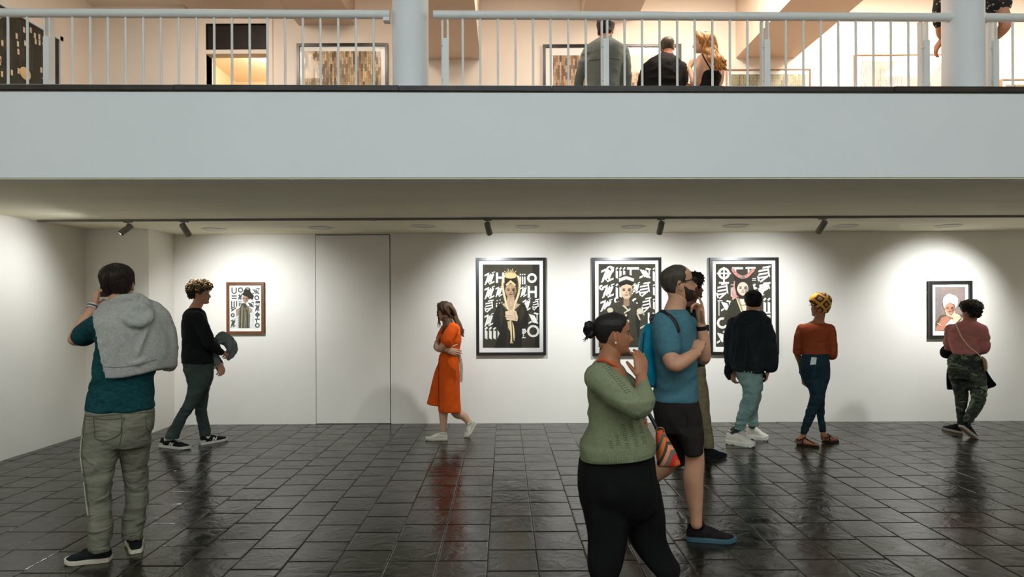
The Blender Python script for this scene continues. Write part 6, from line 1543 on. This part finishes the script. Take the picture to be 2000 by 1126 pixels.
# ---- people in the upper gallery
def simple_legs(s, cxl, cxr, hip, floor_py, w_, m, wr=3):
    k = floor_py - hip
    out = []
    for cx, dy in ((cxl, -.03), (cxr, .04)):
        out.append([(cx - w_, cx + w_, hip, .11, dy), (cx - w_ * .85, cx + w_ * .85, hip + k * .45, .085, dy), (cx - w_ * .7, cx + w_ * .7, hip + k * .93, .07, dy)])
    s.parts += [s.rings(o, grow=-.02) for o in out]
    return out
def upper_shoes(s, xs, fpy):
    for x, dy in xs:
        a = s.p(x, fpy, dy); a.z = UF; shoe(s.root, a, a + Vector((0.02, .26, 0)), M_blacksh, M_blacksh, .1, .1, floorz=UF)
def person_grey():
    s = Person('man in grey-green shirt seen from behind at the upper railing', 6.4, 1183, UF, SK_TAN, SK_LIP)
    s.head(1183, 60, .236, 68, 0, 0, brow=H_BLACK, neck=(1181, 82, 0), nr=.06)
    torso = [(1166, 1197, 78, .085), (1156, 1208, 86, .13), (1145, 1221, 96, .165), (1144, 1219, 115, .175), (1147, 1213, 145, .16), (1147, 1211, 175, .15), (1146, 1213, 205, .155)]
    s.parts.append(s.rings(torso, grow=-.02))
    la = [(1149, 104, 0), (1138, 132, -.01), (1131, 156, .02), (1130, 185, .10), (1132, 198, .14)]; ra = [(1217, 104, 0), (1221, 132, -.01), (1223, 158, .02), (1221, 188, .10), (1219, 200, .14)]
    s.parts += [s.limb(la, [.058, .05, .042, .038, .028]), s.limb(ra, [.058, .05, .042, .038, .028])]
    s.hand(s.p(1132, 199, .14), Vector((.1, .2, -1)), Vector((-1, 0, 0)), 1, RELAX); s.hand(s.p(1219, 201, .14), Vector((-.1, .2, -1)), Vector((1, 0, 0)), -1, RELAX)
    lg = simple_legs(s, 1163, 1196, 205, 365, 20, None)
    s.body(.013)
    s.hair(short_hair(.05, .13, nape=.22), H_BLACK, namp=.02)
    j = s.cloth('shirt', [s.rings(torso, grow=.004), s.limb(la[:4] + [(1131, 192, .12)], [.072, .064, .056, .05, .04]), s.limb(ra[:4] + [(1220, 194, .12)], [.072, .064, .056, .05, .04]), tube([s.p(1183, 84, 0), s.p(1184, 77, 0)], [.072, .064], 16, 2)], clothmat('grey_green_shirt', lin(104, 110, 104), .06), .011, 3, [dict(amp=.009, scale=(6, 6, 9), seed=4)])
    seam(j, 'yoke_seam', [[(1149, 118), (1170, 116), (1190, 114), (1212, 117)]], .002, clothmat('shirt_seam', lin(62, 66, 62)))
    s.cloth('trousers', [s.rings([(1146, 1213, 198, .155), (1143, 1216, 215, .16)])] + [s.rings(o) for o in lg], clothmat('dark_chinos', lin(44, 42, 40)), .014, 4)
    upper_shoes(s, ((1163, -.03), (1196, .04)), 365)
def person_black():
    s = Person('man in black shirt with cropped hair seen from behind in the gallery', 6.77, 1302, UF, SK_BROWN, SK_LIP)
    s.head(1303, 92, .218, 86, 2, 0, brow=H_BLACK, neck=(1301, 113, 0), nr=.06)
    torso = [(1287, 1315, 107, .085), (1278, 1322, 114, .12), (1264, 1333, 123, .155), (1260, 1334, 140, .175), (1262, 1331, 168, .165), (1264, 1328, 200, .155), (1262, 1330, 222, .16)]
    s.parts.append(s.rings(torso, grow=-.02))
    la = [(1266, 132, 0), (1257, 152, .0), (1253, 178, .02), (1258, 200, .12), (1266, 205, .2)]; ra = [(1330, 132, 0), (1334, 152, .0), (1334, 176, .02), (1328, 198, .12), (1320, 205, .2)]
    s.parts += [s.limb(la, [.058, .05, .042, .038, .028]), s.limb(ra, [.058, .05, .042, .038, .028])]
    s.hand(s.p(1266, 205, .2), Vector((1, .2, 0)), Vector((0, 1, 0)), 1, RELAX); s.hand(s.p(1320, 205, .2), Vector((-1, .2, 0)), Vector((0, 1, 0)), -1, RELAX)
    lg = simple_legs(s, 1282, 1312, 222, 378, 18, None)
    s.body(.013)
    s.hair(short_hair(.012, .02, nape=.24), H_SHORT, namp=.005)
    s.cloth('shirt', [s.rings(torso, grow=.004), s.limb(la, [.07, .062, .055, .05, .04]), s.limb(ra, [.07, .062, .055, .05, .04]), tube([s.p(1302, 114, 0), s.p(1303, 105, 0)], [.074, .064], 16, 2)], clothmat('black_shirt', lin(26, 24, 24)), .011, 3, [dict(amp=.009, scale=(6, 6, 12), seed=6)])
    s.cloth('trousers', [s.rings([(1262, 1330, 215, .155), (1260, 1332, 232, .16)])] + [s.rings(o) for o in lg], clothmat('dark_chinos', lin(44, 42, 40)), .014, 4)
    upper_shoes(s, ((1282, -.03), (1312, .04)), 378)
def person_blonde():
    s = Person('woman with long honey hair and black strappy top in the gallery', 6.35, 1385, UF, SK_FAIR, SK_LIP)
    s.head(1373, 82, .215, 160, 0, 0, brow=H_BROWN, neck=(1381, 108, 0), nr=.048)
    torso = [(1374, 1394, 106, .06), (1366, 1404, 112, .11), (1365, 1411, 122, .13), (1368, 1411, 138, .125), (1368, 1408, 155, .115), (1364, 1406, 175, .12), (1360, 1412, 205, .14)]
    s.parts.append(s.rings(torso, grow=0))
    la = [(1369, 115, -.05), (1363, 138, -.08), (1359, 163, -.04), (1352, 150, .06), (1347, 133, .12)]; ra = [(1405, 115, .06), (1408, 140, .10), (1404, 165, .12), (1385, 172, .2), (1370, 168, .24)]
    s.parts += [s.limb(la, [.046, .042, .036, .032, .024]), s.limb(ra, [.044, .040, .034, .032, .024])]
    w_ = s.p(1347, 133, .12); s.hand(w_, Vector((.35, .1, 1)), Vector((-.8, -.5, 0)), 1, GRIP); s.hand(s.p(1370, 168, .24), Vector((-1, .2, .1)), Vector((0, 1, 0)), -1, RELAX)
    lg = simple_legs(s, 1375, 1398, 208, 363, 17, None)
    s.body(.011)
    s.hair(short_hair(.05, .06, front=.80, nape=.14, burn=.3), H_BLOND, namp=.02)
    rs = random.Random(4); paths = []
    for k in range(70):
        a = rs.uniform(-1, 1); side = rs.choice((-1, 1)); b = rs.random()
        st = s.h.w(.1 + .2 * a, side * rs.uniform(.03, .2), .97); mid = s.h.w(-.15 + a * .25, side * .40, .55) if b < .5 else s.h.w(-.46, side * rs.uniform(0, .3), .6)
        e0 = s.p(1386 + rs.uniform(-10, 12), 98, -.09 * rs.uniform(.2, 1.2)); e1 = s.p(1397 + rs.uniform(-11, 11), 114, -.13 * rs.uniform(.6, 1.1)); e2 = s.p(1406 + rs.uniform(-12, 12), 128 + rs.uniform(-12, 9), -.15 * rs.uniform(.8, 1.1))
        wv = Vector((rs.uniform(-.02, .02), 0, 0))
        paths.append(([st, mid, e0 + wv, e1 - wv, e2 + wv], [.012, .022, .024, .022, .007]))
    s.locks(H_BLOND, paths, 0)
    bk = clothmat('black_top', lin(20, 18, 18))
    t_ = s.cloth('top', [s.rings([(1371, 1410, (140, 148), .122), (1368, 1409, 155, .125), (1364, 1406, 175, .13), (1359, 1412, 205, .15)])], bk, .010, 2, [dict(amp=.005, scale=(6, 6, 12), seed=6)])
    for pts in ([(1372, 106), (1378, 118), (1385, 130), (1390, 140)], [(1400, 118), (1402, 130), (1403, 146)]):
        q = snap(s.bodyo, cat(np.array(pts, float), 4), .003)
        if len(q) > 2: mk('shoulder_strap', *tube(q, .006, 7, 1), bk, s.root, True)
    s.cloth('trousers', [s.rings([(1360, 1412, 200, .145), (1358, 1413, 218, .15)])] + [s.rings(o) for o in lg], clothmat('dark_chinos', lin(44, 42, 40)), .014, 4)
    upper_shoes(s, ((1375, -.03), (1398, .04)), 363)
def floral_mat():
    m, nt, b = newmat('floral_print')
    tc = N(nt, 'ShaderNodeTexCoord'); vr = N(nt, 'ShaderNodeTexVoronoi'); vr.inputs['Scale'].default_value = 34; nt.links.new(tc.outputs['Object'], vr.inputs['Vector'])
    cr = N(nt, 'ShaderNodeValToRGB'); cr.color_ramp.elements[0].position = .22; cr.color_ramp.elements[0].color = lin(196, 180, 160); cr.color_ramp.elements[1].position = .28; cr.color_ramp.elements[1].color = lin(26, 26, 28)
    nt.links.new(vr.outputs['Distance'], cr.inputs[0]); nt.links.new(cr.outputs[0], b.inputs['Base Color']); b.inputs['Roughness'].default_value = .8
    return m
def person_floral():
    s = Person('person in dark floral short-sleeved shirt behind the right column', 5.2, 1885, UF, SK_TAN, SK_LIP)
    s.head(1885, -85, .23, 80, 0, 0, brow=H_BLACK, neck=(1886, -55, 0), nr=.06)
    torso = [(1868, 1904, -58, .085), (1850, 1924, -48, .13), (1840, 1935, -32, .17), (1842, 1936, 0, .175), (1848, 1937, 45, .165), (1849, 1935, 85, .16), (1848, 1934, 113, .165)]
    s.parts.append(s.rings(torso + [(1850, 1933, 135, .16)], grow=-.02))
    ra = [(1932, -30, 0), (1950, 5, -.03), (1964, 45, -.06), (1950, 66, .04), (1936, 78, .12)]; la = [(1844, -30, 0), (1838, 8, .0), (1838, 46, .0), (1838, 64, .12), (1841, 74, .2)]
    s.parts += [s.limb(ra, [.06, .054, .046, .042, .03]), s.limb(la, [.06, .052, .044, .04, .028])]
    s.hand(s.p(1936, 78, .12), Vector((-.8, .3, -.3)), Vector((.3, 0, 1)), -1, RELAX); s.hand(s.p(1841, 74, .2), Vector((-.1, .6, -.6)), Vector((-1, 0, .2)), 1, RELAX)
    lg = simple_legs(s, 1870, 1911, 150, 313, 24, None)
    s.body(.013)
    s.hair(short_hair(.04, .07), H_BLACK, namp=.02)
    fm = floral_mat()
    s.cloth('shirt', [s.rings(torso, grow=.004), s.limb([(1930, -30, 0), (1944, -6, -.02), (1954, 10, -.03)], [.075, .078, .08]), s.limb([(1846, -30, 0), (1839, 15, 0), (1838, 42, 0)], [.075, .07, .062])], fm, .011, 3, [dict(amp=.008, scale=(6, 6, 9), seed=4)])
    s.cloth('trousers', [s.rings([(1849, 1933, 105, .15), (1850, 1936, 130, .165), (1850, 1936, 158, .16)])] + [s.rings(o) for o in lg], clothmat('beige_trousers', lin(176, 152, 118)), .013, 4, [dict(amp=.01, scale=(6, 6, 12), seed=4)])
    upper_shoes(s, ((1870, -.03), (1911, .04)), 313)
person_grey(); person_black(); person_blonde(); person_floral()
